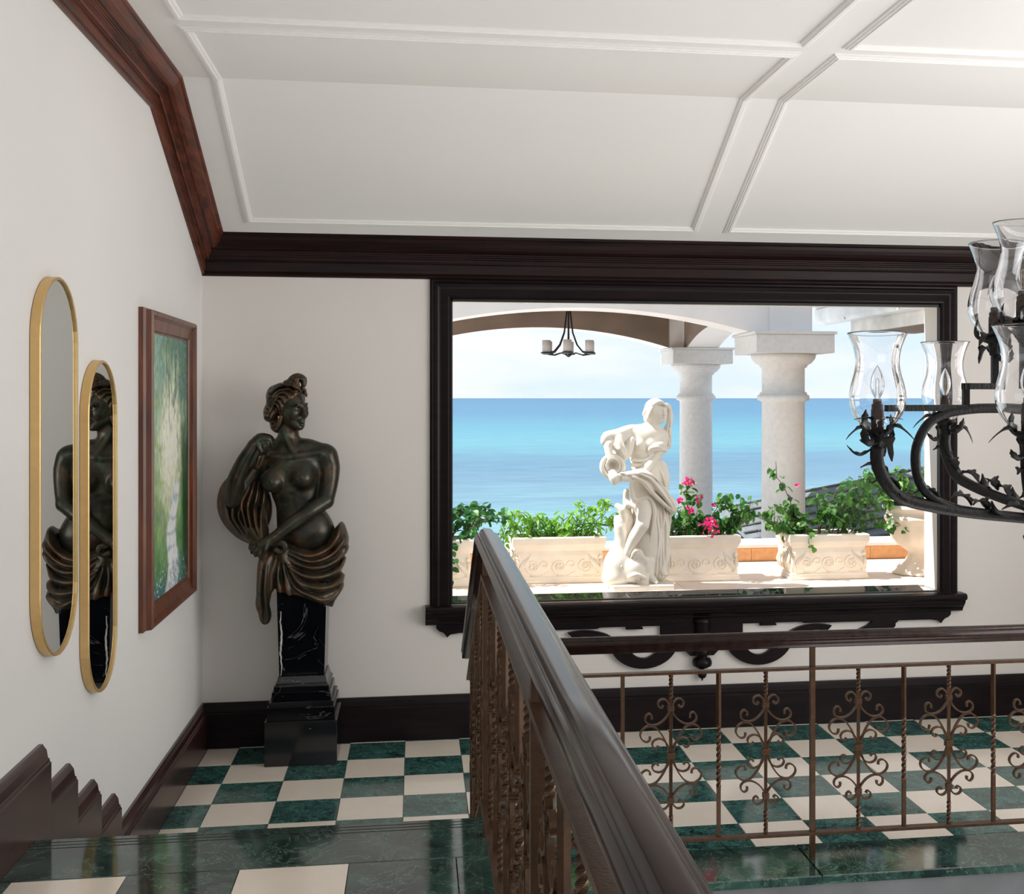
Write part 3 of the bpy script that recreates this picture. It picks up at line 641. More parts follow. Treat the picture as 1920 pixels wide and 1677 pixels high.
# ------------------------------------------------------------------ sculpting: distance fields turned into one continuous skin
class Field:
    def __init__(s, lo, hi, vox):
        s.lo = np.array(lo, float); s.vox = vox
        s.n = np.ceil((np.array(hi)-s.lo)/vox).astype(int)+1
        s.ax = [(s.lo[i]+vox*np.arange(s.n[i])).astype(np.float32) for i in range(3)]
        s.F = np.full(s.n, 0.2, np.float32)
    def sl(s, lo, hi):
        a = np.clip(np.floor((np.array(lo)-s.lo)/s.vox).astype(int), 0, s.n-1); b = np.clip(np.ceil((np.array(hi)-s.lo)/s.vox).astype(int)+1, 1, s.n)
        S_ = tuple(slice(a[i], max(b[i], a[i]+1)) for i in range(3))
        return S_, s.ax[0][S_[0]][:, None, None], s.ax[1][S_[1]][None, :, None], s.ax[2][S_[2]][None, None, :]
    def comb(s, S_, d, k, mode):
        A = s.F[S_]
        if mode == 'sub': d = -d; h = np.maximum(k-np.abs(A-d), 0)/max(k, 1e-6); s.F[S_] = np.maximum(A, d)+h*h*k*.25
        else: h = np.maximum(k-np.abs(A-d), 0)/max(k, 1e-6); s.F[S_] = np.minimum(A, d)-h*h*k*.25
    def cap(s, a, b, ra, rb=None, k=.015, mode='add', flat=None):
        rb = ra if rb is None else rb; a = np.array(a, float); b = np.array(b, float); m = max(ra, rb)+k+2*s.vox
        S_, X, Y, Z = s.sl(np.minimum(a, b)-m, np.maximum(a, b)+m)
        ba = b-a; L2 = max((ba**2).sum(), 1e-9)
        t = np.clip(((X-a[0])*ba[0]+(Y-a[1])*ba[1]+(Z-a[2])*ba[2])/L2, 0, 1)
        d = np.sqrt((X-a[0]-t*ba[0])**2+(Y-a[1]-t*ba[1])**2+(Z-a[2]-t*ba[2])**2)-(ra+(rb-ra)*t)
        s.comb(S_, d, k, mode)
    def ell(s, c, r, k=.02, rz=0, ry=0, mode='add', warp=None):
        c = np.array(c, float); r = np.array(r, float); m = r.max()+k+2*s.vox
        S_, X, Y, Z = s.sl(c-m, c+m); x, y, z = X-c[0], Y-c[1], Z-c[2]
        if rz: ca, sa = math.cos(rz), math.sin(rz); x, y = x*ca+y*sa, -x*sa+y*ca
        if ry: ca, sa = math.cos(ry), math.sin(ry); x, z = x*ca+z*sa, -x*sa+z*ca
        q_ = np.sqrt((x/r[0])**2+(y/r[1])**2+(z/r[2])**2)+1e-6
        g = np.sqrt((x/r[0]**2)**2+(y/r[1]**2)**2+(z/r[2]**2)**2)+1e-6
        d = q_*(q_-1)/g
        s.comb(S_, d, k, mode)
    def poly(s, pts, r, k=.012, mode='add', sm=3):
        pts = [np.array(p, float) for p in pts]; R = list(r) if hasattr(r, '__len__') else [r]*len(pts); P, Q = [], []
        for i in range(len(pts)-1):
            p0, p1, p2, p3 = pts[max(i-1, 0)], pts[i], pts[i+1], pts[min(i+2, len(pts)-1)]
            for j in range(sm):
                t = j/sm; P.append(.5*((2*p1)+(p2-p0)*t+(2*p0-5*p1+4*p2-p3)*t*t+(3*p1-p0-3*p2+p3)*t**3)); Q.append(R[i]+(R[i+1]-R[i])*t)
        P.append(pts[-1]); Q.append(R[-1])
        # one polyline = one distance (min over its pieces), blended once
        P = np.array(P); m = max(Q)+k+2*s.vox; S_, X, Y, Z = s.sl(P.min(0)-m, P.max(0)+m)
        D = np.full(np.broadcast_shapes(X.shape, Y.shape, Z.shape), 9.0, np.float32)
        lo0 = [S_[i].start for i in range(3)]
        for i in range(len(P)-1):
            a, b = P[i], P[i+1]; mm = max(Q[i], Q[i+1])+k+2*s.vox
            S2, x, y, z = s.sl(np.minimum(a, b)-mm, np.maximum(a, b)+mm)
            L_ = tuple(slice(S2[j].start-lo0[j], S2[j].stop-lo0[j]) for j in range(3)); ba = b-a; L2 = max((ba**2).sum(), 1e-9)
            t = np.clip(((x-a[0])*ba[0]+(y-a[1])*ba[1]+(z-a[2])*ba[2])/L2, 0, 1)
            d = np.sqrt((x-a[0]-t*ba[0])**2+(y-a[1]-t*ba[1])**2+(z-a[2]-t*ba[2])**2)-(Q[i]+(Q[i+1]-Q[i])*t)
            D[L_] = np.minimum(D[L_], d)
        s.comb(S_, D, k, mode)
    def disp(s, fn):
        X, Y, Z = s.ax[0][:, None, None], s.ax[1][None, :, None], s.ax[2][None, None, :]
        s.F += fn(X, Y, Z).astype(np.float32)
    def ridge(s, pts, amp, w, y0=.03, sm=4, ys=.02):
        """raise (or sink) a rounded fold on the front of the form along a curve given in x, z"""
        pts = [np.array(p, float) for p in pts]; P, A_ = [], []
        am = list(amp) if hasattr(amp, '__len__') else [amp*.5]+[amp]*(len(pts)-2)+[amp*.6]
        for i in range(len(pts)-1):
            p0, p1, p2, p3 = pts[max(i-1, 0)], pts[i], pts[i+1], pts[min(i+2, len(pts)-1)]
            for j in range(sm):
                t = j/sm; P.append(.5*((2*p1)+(p2-p0)*t+(2*p0-5*p1+4*p2-p3)*t*t+(3*p1-p0-3*p2+p3)*t**3)); A_.append(am[i]+(am[i+1]-am[i])*t)
        P.append(pts[-1]); A_.append(am[-1])
        X = s.ax[0][:, None]; Z = s.ax[2][None, :]; D = np.full((len(s.ax[0]), len(s.ax[2])), 9.0); AM = np.zeros_like(D)
        for i in range(len(P)-1):
            a, b = P[i], P[i+1]; ba = b-a; L2 = max((ba**2).sum(), 1e-9); t = np.clip(((X-a[0])*ba[0]+(Z-a[1])*ba[1])/L2, 0, 1)
            d = np.sqrt((X-a[0]-t*ba[0])**2+(Z-a[1]-t*ba[1])**2); mk = d < D; D = np.where(mk, d, D); AM = np.where(mk, A_[i]+(A_[i+1]-A_[i])*t, AM)
        h = (AM*np.exp(-(D/w)**2)).astype(np.float32); my = np.clip((y0-s.ax[1])/ys, 0, 1).astype(np.float32)
        s.F -= h[:, None, :]*my[None, :, None]
    def cut(s, fn, k=.006):
        X, Y, Z = s.ax[0][:, None, None], s.ax[1][None, :, None], s.ax[2][None, None, :]
        d = fn(X, Y, Z); h = np.maximum(k-np.abs(s.F-d), 0)/k; s.F = (np.maximum(s.F, d)+h*h*k*.25).astype(np.float32)
    def mesh(s, name, mat):
        F = s.F; F[0], F[-1], F[:, 0], F[:, -1], F[:, :, 0], F[:, :, -1] = (.01,)*6
        I = F < 0; n = F.shape
        c = np.zeros(tuple(k_-1 for k_ in n), np.uint8)
        for dx in (0, 1):
            for dy in (0, 1):
                for dz in (0, 1): c += I[dx:n[0]-1+dx, dy:n[1]-1+dy, dz:n[2]-1+dz]
        act = (c > 0) & (c < 8); ids = np.full(act.shape, -1, np.int64); cells = np.argwhere(act); ids[act] = np.arange(len(cells))
        acc = np.zeros((len(cells), 3)); cnt = np.zeros(len(cells))
        corn = [(dx, dy, dz) for dx in (0, 1) for dy in (0, 1) for dz in (0, 1)]
        cv = {q_: F[cells[:, 0]+q_[0], cells[:, 1]+q_[1], cells[:, 2]+q_[2]] for q_ in corn}
        for q_ in corn:
            for a in range(3):
                if q_[a]: continue
                p = list(q_); p[a] = 1; p = tuple(p); u, v_ = cv[q_], cv[p]; mk = (u < 0) != (v_ < 0)
                t = np.where(mk, u/np.where(mk, u-v_, 1), 0); o = np.array(q_, float)[None].repeat(len(cells), 0); o[:, a] += t
                acc += o*mk[:, None]; cnt += mk
        V_ = s.lo+(cells+acc/cnt[:, None])*s.vox
        fs = []
        for a in range(3):
            b, c_ = (a+1) % 3, (a+2) % 3
            sl0 = [slice(None)]*3; sl1 = [slice(None)]*3; sl0[a] = slice(0, n[a]-1); sl1[a] = slice(1, n[a])
            A, B_ = I[tuple(sl0)], I[tuple(sl1)]
            E_ = np.argwhere(A != B_); st_ = A[tuple(E_.T)]
            ok = (E_[:, b] > 0) & (E_[:, c_] > 0) & (E_[:, b] < n[b]-1) & (E_[:, c_] < n[c_]-1); E_ = E_[ok]; st_ = st_[ok]
            q_ = []
            for db, dc in ((-1, -1), (0, -1), (0, 0), (-1, 0)):
                e_ = E_.copy(); e_[:, b] += db; e_[:, c_] += dc; q_.append(ids[tuple(e_.T)])
            q_ = np.stack(q_, 1); q_[~st_] = q_[~st_][:, ::-1]; fs.append(q_)
        fs = np.concatenate(fs); fs = fs[(fs >= 0).all(1)]
        me = bpy.data.meshes.new(name); me.vertices.add(len(V_)); me.vertices.foreach_set('co', V_.astype(np.float32).ravel())
        me.loops.add(fs.size); me.loops.foreach_set('vertex_index', fs.ravel().astype(np.int32))
        me.polygons.add(len(fs)); me.polygons.foreach_set('loop_start', np.arange(0, fs.size, 4, dtype=np.int32))
        me.polygons.foreach_set('use_smooth', np.ones(len(fs), bool)); me.update(calc_edges=True); me.validate()
        me.materials.append(MATS[mat]); return me
def skin(F, name, mat, parent):
    o = bpy.data.objects.new(name, F.mesh(name, mat)); COL.objects.link(o); o.parent = parent; return o

# ---------------- pedestal of black marble
PX, PY = -0.594, 6.468
t = thing('pedestal', 'black veined marble pedestal on a stepped base, under the bronze woman', 'pedestal', (PX, PY, 0))
def sq(mb, w, z0, z1, w2=None, c=.002):
    w2 = w if w2 is None else w2
    r = lambda q_, z: [(PX+a*q_/2, PY+b_*q_/2, z) for a, b_ in ((-1, -1), (1, -1), (1, 1), (-1, 1))]
    mb.add(r(w, z0)+r(w2, z1), [(3, 2, 1, 0), (4, 5, 6, 7)]+[(i, (i+1) % 4, 4+(i+1) % 4, 4+i) for i in range(4)]); return mb
sq(MB(), .372, 0, .232).build('plinth', 'black_marble', t, bevel=.002)
sq(MB(), .352, .232, .306, .346).build('base_block', 'black_marble', t, bevel=.002)
mb = MB(); sq(mb, .332, .306, .330); sq(mb, .308, .330, .378, .302); sq(mb, .285, .378, .405)
sq(mb, .280, .405, .418, .262); sq(mb, .262, .418, .455, .243); mb.build('stepped_moulding', 'black_marble', t, bevel=.0015)
sh = sq(MB(), .232, .455, .965, .259).build('shaft', 'black_marble', t)
fr_ = MB()
def face_bar(x0, x1, z0, z1):
    h0 = lambda z: (.232+(z-.455)/(1.02-.455)*.030)/2
    vs = []
    for z in (z0, z1):
        for (a, dy) in ((x0, 0), (x1, 0), (x1, -.009), (x0, -.009)): vs.append((PX+a*h0(z)/.1225, PY-h0(z)+.001+dy, z))
    fr_.add(vs, [(3, 2, 1, 0), (4, 5, 6, 7)]+[(i, (i+1) % 4, 4+(i+1) % 4, 4+i) for i in range(4)])
face_bar(-.1225, -.091, .455, .96); face_bar(.086, .1225, .455, .96); face_bar(-.091, .086, .455, .468)
fr_.build('raised_border', 'black_marble', t)
vn = MB(); rr = random.Random(3)
def veinstrip(p, w, y_off):
    N = len(p); vs = []
    for i, (x, z) in enumerate(p):
        ww = w[i] if hasattr(w, '__len__') else w
        hy = (.232+(z-.455)/(.565)*.030)/2 if z > .455 else None
        y_ = PY-hy+.001-y_off if hy else PY-y_off
        vs += [(PX+x-ww/2, y_, z), (PX+x+ww/2, y_, z+.0003)]
    vn.add(vs, [(2*i, 2*i+1, 2*i+3, 2*i+2) for i in range(N-1)])
veinstrip([(-.106+.003*math.sin(z*40)+rr.uniform(-.002, .002), z) for z in np.linspace(.46, .80, 26)], [.003+.007*abs(math.sin(3.1*(i/25))) for i in range(26)], .0095)
o = vn.build('white_vein', 'vein_white', t)

# ---------------- bronze woman
t = thing('bronze_statue', 'dark bronze half-figure of a woman, cloth round her hips, on the black marble pedestal', 'statue', (PX, PY, 1.0))
def B(px, py, y=0.0): return ((px-636)*.000856+.0, y, 1.114-.000856*py)
def mid(*a): return a
FB = Field((-.42, -.24, -.12), (.22, .16, 1.02), .0042)
FB.ell(B(575, 670, .0), (.150, .092, .150), .03)
FB.ell(B(585, 800, .0), (.128, .088, .120), .03)
FB.ell(B(610, 950, .0), (.122, .083, .130), .04)
FB.ell(B(650, 1075, .0), (.150, .105, .120), .05)
FB.ell(B(700, 1040, -.005), (.085, .085, .10), .04)
FB.cap(B(400, 590, .01), B(770, 600, .01), .058, .056, .03)
FB.cap(B(480, 530, .01), B(660, 540, .01), .040, .040, .05)
FB.cap(B(650, 540, .01), B(750, 565, .01), .040, .046, .04)
FB.cap(B(545, 400, .0), B(530, 545, .010), .052, .060, .03)
FB.cap(B(505, 420, -.035), B(575, 560, -.070), .016, .012, .02)      # neck muscle
FB.cap(B(590, 585, -.080), B(740, 560, -.045), .010, .010, .025); FB.cap(B(550, 590, -.080), B(440, 580, -.055), .010, .010, .025)  # collarbones
for cx_, cy_ in ((448, 735), (632, 712)):
    FB.ell(B(cx_, cy_-6, -.070), (.056, .044, .060), .035); FB.ell(B(cx_+2, cy_+16, -.084), (.045, .042, .040), .03)
    FB.ell(B(cx_, cy_+2, -.126), (.006, .006, .006), .006)
FB.ell(B(590, 1010, -.092), (.010, .014, .012), .014, mode='sub')       # navel
FB.cap(B(575, 830, -.098), B(585, 980, -.100), .006, .006, .022, mode='sub')
# viewer's right arm: down, bent across the belly
FB.poly([B(775, 590, .005), B(795, 660, .0), B(793, 760, -.02), B(775, 865, -.055)], [.058, .054, .047, .042], .02)
FB.poly([B(775, 868, -.060), B(690, 920, -.115), B(590, 985, -.150), B(480, 1072, -.172)], [.041, .041, .036, .027], .012)
FB.poly([B(480, 1072, -.172), B(430, 1105, -.178), B(395, 1120, -.176)], [.026, .032, .030], .012)
for i, (x0, y0, x1, y1, x2, y2, yy) in enumerate(((385, 1100, 345, 1108, 332, 1140, -.170), (388, 1118, 350, 1132, 345, 1164, -.182), (398, 1134, 366, 1152, 368, 1182, -.190), (412, 1146, 390, 1170, 398, 1196, -.190))):
    FB.poly([B(x0, y0, yy), B(x1, y1, yy-.004), B(x2, y2, yy+.012)], [.0125, .0112, .0092], .004)
FB.poly([B(440, 1090, -.195), B(430, 1140, -.205), B(420, 1165, -.20)], [.013, .012, .010], .006)
# viewer's left arm: raised, hand on the shoulder
FB.poly([B(395, 595, .010), B(300, 720, .0), B(212, 850, -.035)], [.054, .050, .045], .02)
FB.poly([B(205, 850, -.040), B(232, 740, -.085), B(285, 610, -.105), B(342, 515, -.105)], [.046, .046, .037, .028], .014)
FB.poly([B(342, 510, -.104), B(385, 478, -.098), B(425, 480, -.090)], [.027, .034, .030], .012)
for i, (x0, y0, x1, y1, x2, y2, yy) in enumerate(((415, 460, 448, 470, 462, 505, -.075), (412, 474, 445, 492, 452, 528, -.090), (402, 488, 428, 508, 430, 545, -.102), (388, 496, 408, 520, 408, 552, -.110))):
    FB.poly([B(x0, y0, yy), B(x1, y1, yy-.010), B(x2, y2, yy+.004)], [.0130, .0118, .0095], .004)
FB.poly([B(372, 500, -.118), B(380, 530, -.124), B(392, 556, -.118)], [.014, .012, .010], .006)
# head, turned to the viewer's right
HA = math.radians(44); hc, hs = math.cos(HA), math.sin(HA); HC = np.array(B(558, 284, -.005))
def Hh(x, y, z): return tuple(HC+np.array([x*hc-y*hs, x*hs+y*hc, z]))
FB.ell(Hh(0, .014, .030), (.072, .088, .084), .02, rz=HA)
FB.ell(Hh(0, -.028, -.020), (.060, .062, .078), .02, rz=HA)
FB.ell(Hh(0, -.052, -.084), (.036, .034, .032), .025, rz=HA)
FB.ell(Hh(0, -.072, -.106), (.018, .016, .014), .014, rz=HA)
FB.cap(Hh(.048, .0, -.055), Hh(.012, -.066, -.094), .018, .014, .02); FB.cap(Hh(-.048, .0, -.055), Hh(-.012, -.066, -.094), .018, .014, .02)
for sg in (1, -1):
    FB.ell(Hh(sg*.029, -.094, .000), (.019, .014, .012), .010, rz=HA, mode='sub')
    FB.ell(Hh(sg*.029, -.077, -.001), (.0135, .0125, .0105), .003, rz=HA)
    FB.poly([Hh(sg*.012, -.090, -.000), Hh(sg*.028, -.0935, .0085), Hh(sg*.046, -.080, -.001)], .0032, .004)
    FB.poly([Hh(sg*.013, -.088, -.004), Hh(sg*.029, -.0885, -.011), Hh(sg*.045, -.078, -.003)], .0028, .004)
    FB.poly([Hh(sg*.009, -.094, .013), Hh(sg*.030, -.091, .022), Hh(sg*.050, -.070, .015)], [.006, .0065, .005], .010)
    FB.ell(Hh(sg*.036, -.066, -.030), (.022, .020, .024), .02, rz=HA)
    FB.ell(Hh(sg*.0095, -.104, -.041), (.007, .008, .006), .006, rz=HA)
FB.poly([Hh(0, -.090, .016), Hh(0, -.099, -.004), Hh(0, -.114, -.034)], [.0075, .0075, .0095], .010)
FB.ell(Hh(0, -.115, -.038), (.009, .008, .0075), .008, rz=HA)
FB.poly([Hh(-.022, -.084, -.067), Hh(-.008, -.097, -.0625), Hh(0, -.097, -.064), Hh(.008, -.097, -.0625), Hh(.022, -.084, -.067)], [.004, .0062, .0058, .0062, .004], .006)
FB.poly([Hh(-.019, -.084, -.0715), Hh(0, -.096, -.077), Hh(.019, -.084, -.0715)], [.004, .0072, .004], .006)
FB.poly([Hh(-.024, -.092, -.0695), Hh(0, -.106, -.070), Hh(.024, -.092, -.0695)], .0022, .003, mode='sub')
FB.ell(Hh(0, -.086, -.090), (.016, .008, .006), .008, rz=HA, mode='sub')
body = skin(FB, 'body', 'bronze', t)
# hair
def C2(px, py): p = B(px, py); return (p[0], p[2])
FH = Field((-.24, -.16, .60), (.09, .17, 1.09), .0042)
FH.ell(Hh(0, .018, .030), (.084, .099, .094), .02, rz=HA)
FH.ell(B(455, 215, .015), (.046, .062, .062), .03); FH.ell(B(428, 315, .005), (.036, .052, .052), .025); FH.ell(B(462, 395, .01), (.030, .040, .036), .02)
FH.ell(Hh(0, -.112, -.008), (.080, .074, .100), .012, rz=HA, mode='sub')
FH.ell(Hh(-.052, -.060, -.045), (.040, .052, .085), .014, rz=HA, mode='sub')
FH.ell(Hh(.045, -.065, -.020), (.050, .060, .095), .012, rz=HA, mode='sub')
FH.ell(Hh(0, -.04, -.13), (.08, .09, .055), .012, rz=HA, mode='sub')
FH.poly([B(548, 140, -.045), B(572, 108, -.045), B(603, 95, -.045), B(634, 108, -.045), B(640, 140, -.05)], [.020, .023, .024, .021, .014], .014)
FH.poly([B(600, 120, -.075), B(606, 150, -.085), B(600, 182, -.082)], [.012, .013, .010], .006)
hl = [(628, 176), (590, 186), (552, 214), (524, 252), (505, 300), (494, 350)]
for i, (hx, hy) in enumerate(hl):
    a_ = i/5; e1 = (505-38*a_, 148+110*a_); e2 = (445-22*a_, 185+150*a_); e3 = (408-2*a_, 245+130*a_)
    for dd in (0, 1):
        o_ = 15*dd
        FH.ridge([C2(hx-o_*.5, hy+o_), C2((hx+e1[0])/2+4, (hy+e1[1])/2-14+o_), C2(e1[0], e1[1]+o_), C2((e1[0]+e2[0])/2+3, (e1[1]+e2[1])/2-9+o_), C2(e2[0], e2[1]+o_), C2(e3[0]+6, e3[1]+o_)], .0085 if dd == 0 else -.0075, .0055, y0=.05, ys=.03)
for i in range(5):
    a_ = i/4
    FH.ridge([C2(610-20*a_, 160+4*a_), C2(560-20*a_, 118+22*a_), C2(500-12*a_, 118+26*a_), C2(450-8*a_, 150+30*a_)], .008, .0045, y0=.06, ys=.03)
    FH.ridge([C2(552+12*i, 150-3*i), C2(570+12*i, 112-2*i), C2(600+8*i, 92+4*i)], .006, .004, y0=.06, ys=.03)
for (x0, y0, r0) in ((438, 195, 26), (420, 290, 24), (412, 345, 22), (450, 380, 22), (470, 425, 18)):
    FH.ridge([C2(x0+r0*math.cos(k_*1.0)*(1-.12*k_), y0+r0*math.sin(k_*1.0)*(1-.12*k_)) for k_ in range(7)], .010, .0055, y0=.06, ys=.03)
for (x, y) in ((652, 176), (657, 200), (640, 165)): FH.poly([B(x-22, y-8, -.045), B(x-4, y-2, -.058), B(x-2, y+12, -.050)], [.007, .009, .006], .004)
FH.poly([B(503, 340, -.058), B(490, 378, -.050), B(472, 420, -.04)], [.010, .012, .008], .008)
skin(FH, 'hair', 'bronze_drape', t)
# cloth
FD = Field((-.50, -.27, -.40), (.30, .21, .62), .0045)
FD.ell(B(650, 1225, .0), (.190, .140, .110), .03)
FD.ell(B(655, 1330, .0), (.185, .150, .125), .03)
FD.ell(B(610, 1390, -.02), (.165, .155, .100), .03)
FD.ell(B(475, 1290, -.035), (.082, .098, .165), .03)
FD.ell(B(838, 1125, .0), (.062, .100, .110), .03)
FD.ell(B(815, 1430, -.02), (.060, .085, .095), .03)
FD.ell(B(720, 1420, -.02), (.125, .145, .095), .03)
tx = [B(x, 0)[0] for x in (340, 450, 500, 530, 600, 700, 780, 825, 870, 930)]; tz = [B(0, y)[2] for y in (1150, 1140, 1100, 1100, 1150, 1172, 1130, 1045, 1000, 1020)]
bx_ = [B(x, 0)[0] for x in (300, 430, 500, 600, 700, 790, 815, 880)]; bz_ = [B(0, y)[2] for y in (1400, 1392, 1408, 1432, 1466, 1515, 1520, 1410)]
FD.cut(lambda X, Y, Z: (Z-np.interp(X, tx, tz).astype(np.float32))*.8+0*Y, .020)
FD.cut(lambda X, Y, Z: (np.interp(X, bx_, bz_).astype(np.float32)-Z)*.9+0*Y, .012)
def rg(p, amp=.017, w=.015): FD.ridge([C2(*q_) for q_ in p], amp, w)
rg([(515, 1118), (590, 1168), (690, 1195), (790, 1160), (850, 1085), (868, 1020)], .020, .015)
rg([(520, 1130), (600, 1200), (720, 1230), (830, 1190), (895, 1110)], .018, .013)
rg([(520, 1140), (600, 1235), (730, 1270), (840, 1240), (905, 1170)], .016, .012)
rg([(520, 1150), (590, 1280), (720, 1325), (850, 1300), (895, 1240)], .019, .015)
rg([(520, 1160), (575, 1300), (690, 1380), (820, 1385), (890, 1340)], .018, .014)
rg([(515, 1170), (555, 1320), (640, 1415), (740, 1470), (815, 1520)], .018, .014)
rg([(600, 1330), (700, 1430), (800, 1470), (870, 1420)], .014, .011)
rg([(508, 1170), (530, 1300), (565, 1430)], .018, .013); rg([(500, 1170), (492, 1300), (505, 1410)], .018, .012)
rg([(488, 1170), (455, 1290), (450, 1400)], .019, .013); rg([(460, 1170), (412, 1270), (396, 1390)], .020, .014)
for p in ([(560, 1165), (680, 1215), (800, 1180), (870, 1100)], [(560, 1195), (680, 1250), (800, 1225), (880, 1150)], [(560, 1250), (690, 1300), (820, 1280), (890, 1215)], [(560, 1270), (680, 1350), (820, 1350), (885, 1295)], [(540, 1250), (620, 1380), (760, 1430), (870, 1390)],
          [(535, 1240), (585, 1380), (680, 1450)], [(517, 1240), (530, 1400)], [(492, 1210), (472, 1400)], [(470, 1210), (424, 1390)]): rg(p, -.013, .0075)
FD.poly([B(500, 1108, -.165), B(532, 1108, -.178), B(545, 1135, -.176), B(520, 1162, -.172), B(488, 1150, -.168)], .014, .010)   # knot
rg([(505, 1120), (530, 1128), (540, 1150)], .006, .005)
# tail hanging left of the pedestal
FD.ell(B(412, 1330, -.115), (.040, .040, .150), .03); FD.ell(B(400, 1450, -.108), (.030, .032, .085), .025)
FD.ell(B(412, 1560, -.100), (.032, .030, .052), .025); FD.ell(B(376, 1490, -.11), (.014, .02, .035), .02)
FD.ridge([C2(395, 1230), C2(382, 1360), C2(380, 1500)], .012, .009); FD.ridge([C2(428, 1250), C2(420, 1400), C2(432, 1560), C2(425, 1605)], .012, .008)
FD.ridge([C2(408, 1280), C2(402, 1450), C2(405, 1590)], -.010, .006)
# cloth from the raised hand down behind the elbow
FD.ell(B(300, 880, .015), (.115, .058, .175), .03, ry=.25)
FD.poly([B(380, 620, -.02), B(300, 690, .0), B(215, 745, .02), B(168, 805, .02), B(155, 900, .01), B(190, 980, -.01), B(262, 1050, -.05), (*B(335, 1085, -.10)[:3],)], [.022, .034, .042, .044, .042, .042, .040, .034], .03)
FD.poly([B(350, 960, -.04), B(375, 1040, -.09), B(400, 1100, -.13)], [.05, .05, .035], .03)
for p in ([(330, 690), (300, 800), (262, 880), (300, 1010), (392, 1100)], [(352, 680), (325, 800), (300, 900), (330, 1010), (400, 1100)], [(372, 690), (360, 800), (345, 900), (365, 1010), (410, 1100)], [(398, 700), (398, 820), (390, 920), (395, 1020), (420, 1100)],
          [(255, 900), (245, 960), (300, 1045), (385, 1105)], [(205, 905), (215, 975), (290, 1060), (370, 1110)], [(165, 880), (185, 965), (250, 1050), (340, 1100)]): rg(p, .017, .010)
for p in ([(340, 690), (312, 800), (280, 890), (315, 1010)], [(362, 690), (342, 800), (322, 900), (348, 1010)], [(385, 700), (380, 820), (368, 910), (382, 1010)], [(225, 905), (232, 970), (300, 1050)], [(185, 890), (200, 970), (270, 1055)]): rg(p, -.013, .006)
# end of cloth gathered in the hand
FD.poly([B(405, 520, -.085), B(398, 560, -.105), B(385, 600, -.110), B(368, 640, -.105)], [.018, .020, .021, .016], .008)
FD.ridge([C2(412, 540), C2(402, 590), C2(385, 640)], .006, .004); FD.ridge([C2(390, 545), C2(380, 590), C2(366, 630)], .006, .004); FD.ridge([C2(402, 540), C2(391, 590), C2(376, 640)], -.006, .0035)
FD.poly([B(400, 520, -.04), B(380, 580, -.03), B(350, 650, -.02)], [.02, .025, .03], .01)
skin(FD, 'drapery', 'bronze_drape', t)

# ---------------- white marble woman with a jug, out on the terrace
SX, SY_, SZ = 1.395, 7.19, 0.748
t = thing('marble_statue', 'white stone statue of a draped woman pouring from a jug, on the terrace', 'statue', (SX, SY_, SZ))
def Q_(px, py, y=0.0): return ((px-540)*.00076, y, (1630-py)*.000757+.012)
FW = Field((-.34, -.22, .0), (.24, .20, 1.20), .0050)
FW.ell(Q_(650, 205, 0), (.058, .062, .068), .015); FW.ell(Q_(697, 225, -.022), (.040, .046, .056), .02, ry=-.2); FW.ell(Q_(690, 270, -.03), (.022, .024, .018), .02)
FW.poly([Q_(707, 195, -.066), Q_(710, 220, -.072), Q_(712, 238, -.076)], [.005, .006, .008], .008)
for dx in (-22, 20):
    FW.ell(Q_(711+dx, 205, -.070), (.012, .008, .008), .006, mode='sub'); FW.ell(Q_(711+dx, 207, -.058), (.009, .008, .007), .002)
FW.poly([Q_(697, 257, -.062), Q_(710, 260, -.068), Q_(722, 256, -.062)], [.003, .005, .003], .004)
FW.cap(Q_(640, 275, .0), Q_(610, 350, .01), .036, .040, .03)
FW.ell(Q_(560, 430, .0), (.115, .075, .085), .03, ry=.25); FW.ell(Q_(560, 540, .0), (.095, .070, .090), .03); FW.ell(Q_(570, 620, .0), (.088, .066, .08), .03)
FW.cap(Q_(450, 370, .0), Q_(700, 400, .0), .042, .042, .04)
FW.ell(Q_(505, 475, -.055), (.036, .034, .036), .015); FW.ell(Q_(600, 470, -.055), (.036, .034, .036), .015)
# arms
FW.poly([Q_(440, 385, -.01), Q_(340, 430, -.05), Q_(250, 470, -.075)], [.042, .038, .032], .02)
FW.poly([Q_(250, 470, -.075), Q_(245, 530, -.095), Q_(262, 580, -.11)], [.030, .024, .020], .012)
for dx in (-16, -4, 8, 20): FW.poly([Q_(258+dx, 568, -.118), Q_(262+dx*1.2, 592, -.122), Q_(268+dx*1.2, 606, -.112)], [.0085, .008, .0065], .003)
FW.poly([Q_(715, 410, .0), Q_(690, 500, -.03), Q_(620, 600, -.06), Q_(560, 665, -.09)], [.040, .037, .032, .030], .015)
FW.poly([Q_(560, 665, -.09), Q_(480, 710, -.12), Q_(400, 740, -.135), Q_(360, 740, -.14)], [.030, .026, .020, .022], .010)
for i in range(4): FW.poly([Q_(370, 728+10*i, -.148+.006*i), Q_(335, 718+14*i, -.150+.006*i), Q_(302, 712+19*i, -.140)], [.0095, .0088, .007], .003)
FW.poly([Q_(372, 722, -.150), Q_(350, 700, -.160), Q_(330, 698, -.155)], [.009, .008, .006], .003)
# jug, mouth to the viewer
FW.ell(Q_(310, 610, .02), (.060, .090, .062), .012); FW.cap(Q_(290, 640, -.06), Q_(276, 645, -.105), .040, .046, .015)
th = np.linspace(0, 2*PI, 22)
FW.poly([Q_(278+88*math.cos(a), 648+85*math.sin(a), -.095-.006*math.sin(a)) for a in th], .016, .006, sm=1)
FW.ell(Q_(278, 648, -.13), (.044, .05, .042), .006, mode='sub'); FW.ell(Q_(278, 640, -.09), (.024, .05, .022), .004, mode='sub')
FW.poly([Q_(275, 700, -.11), Q_(280, 740, -.13), Q_(285, 775, -.135)], [.026, .030, .018], .008)      # poured water
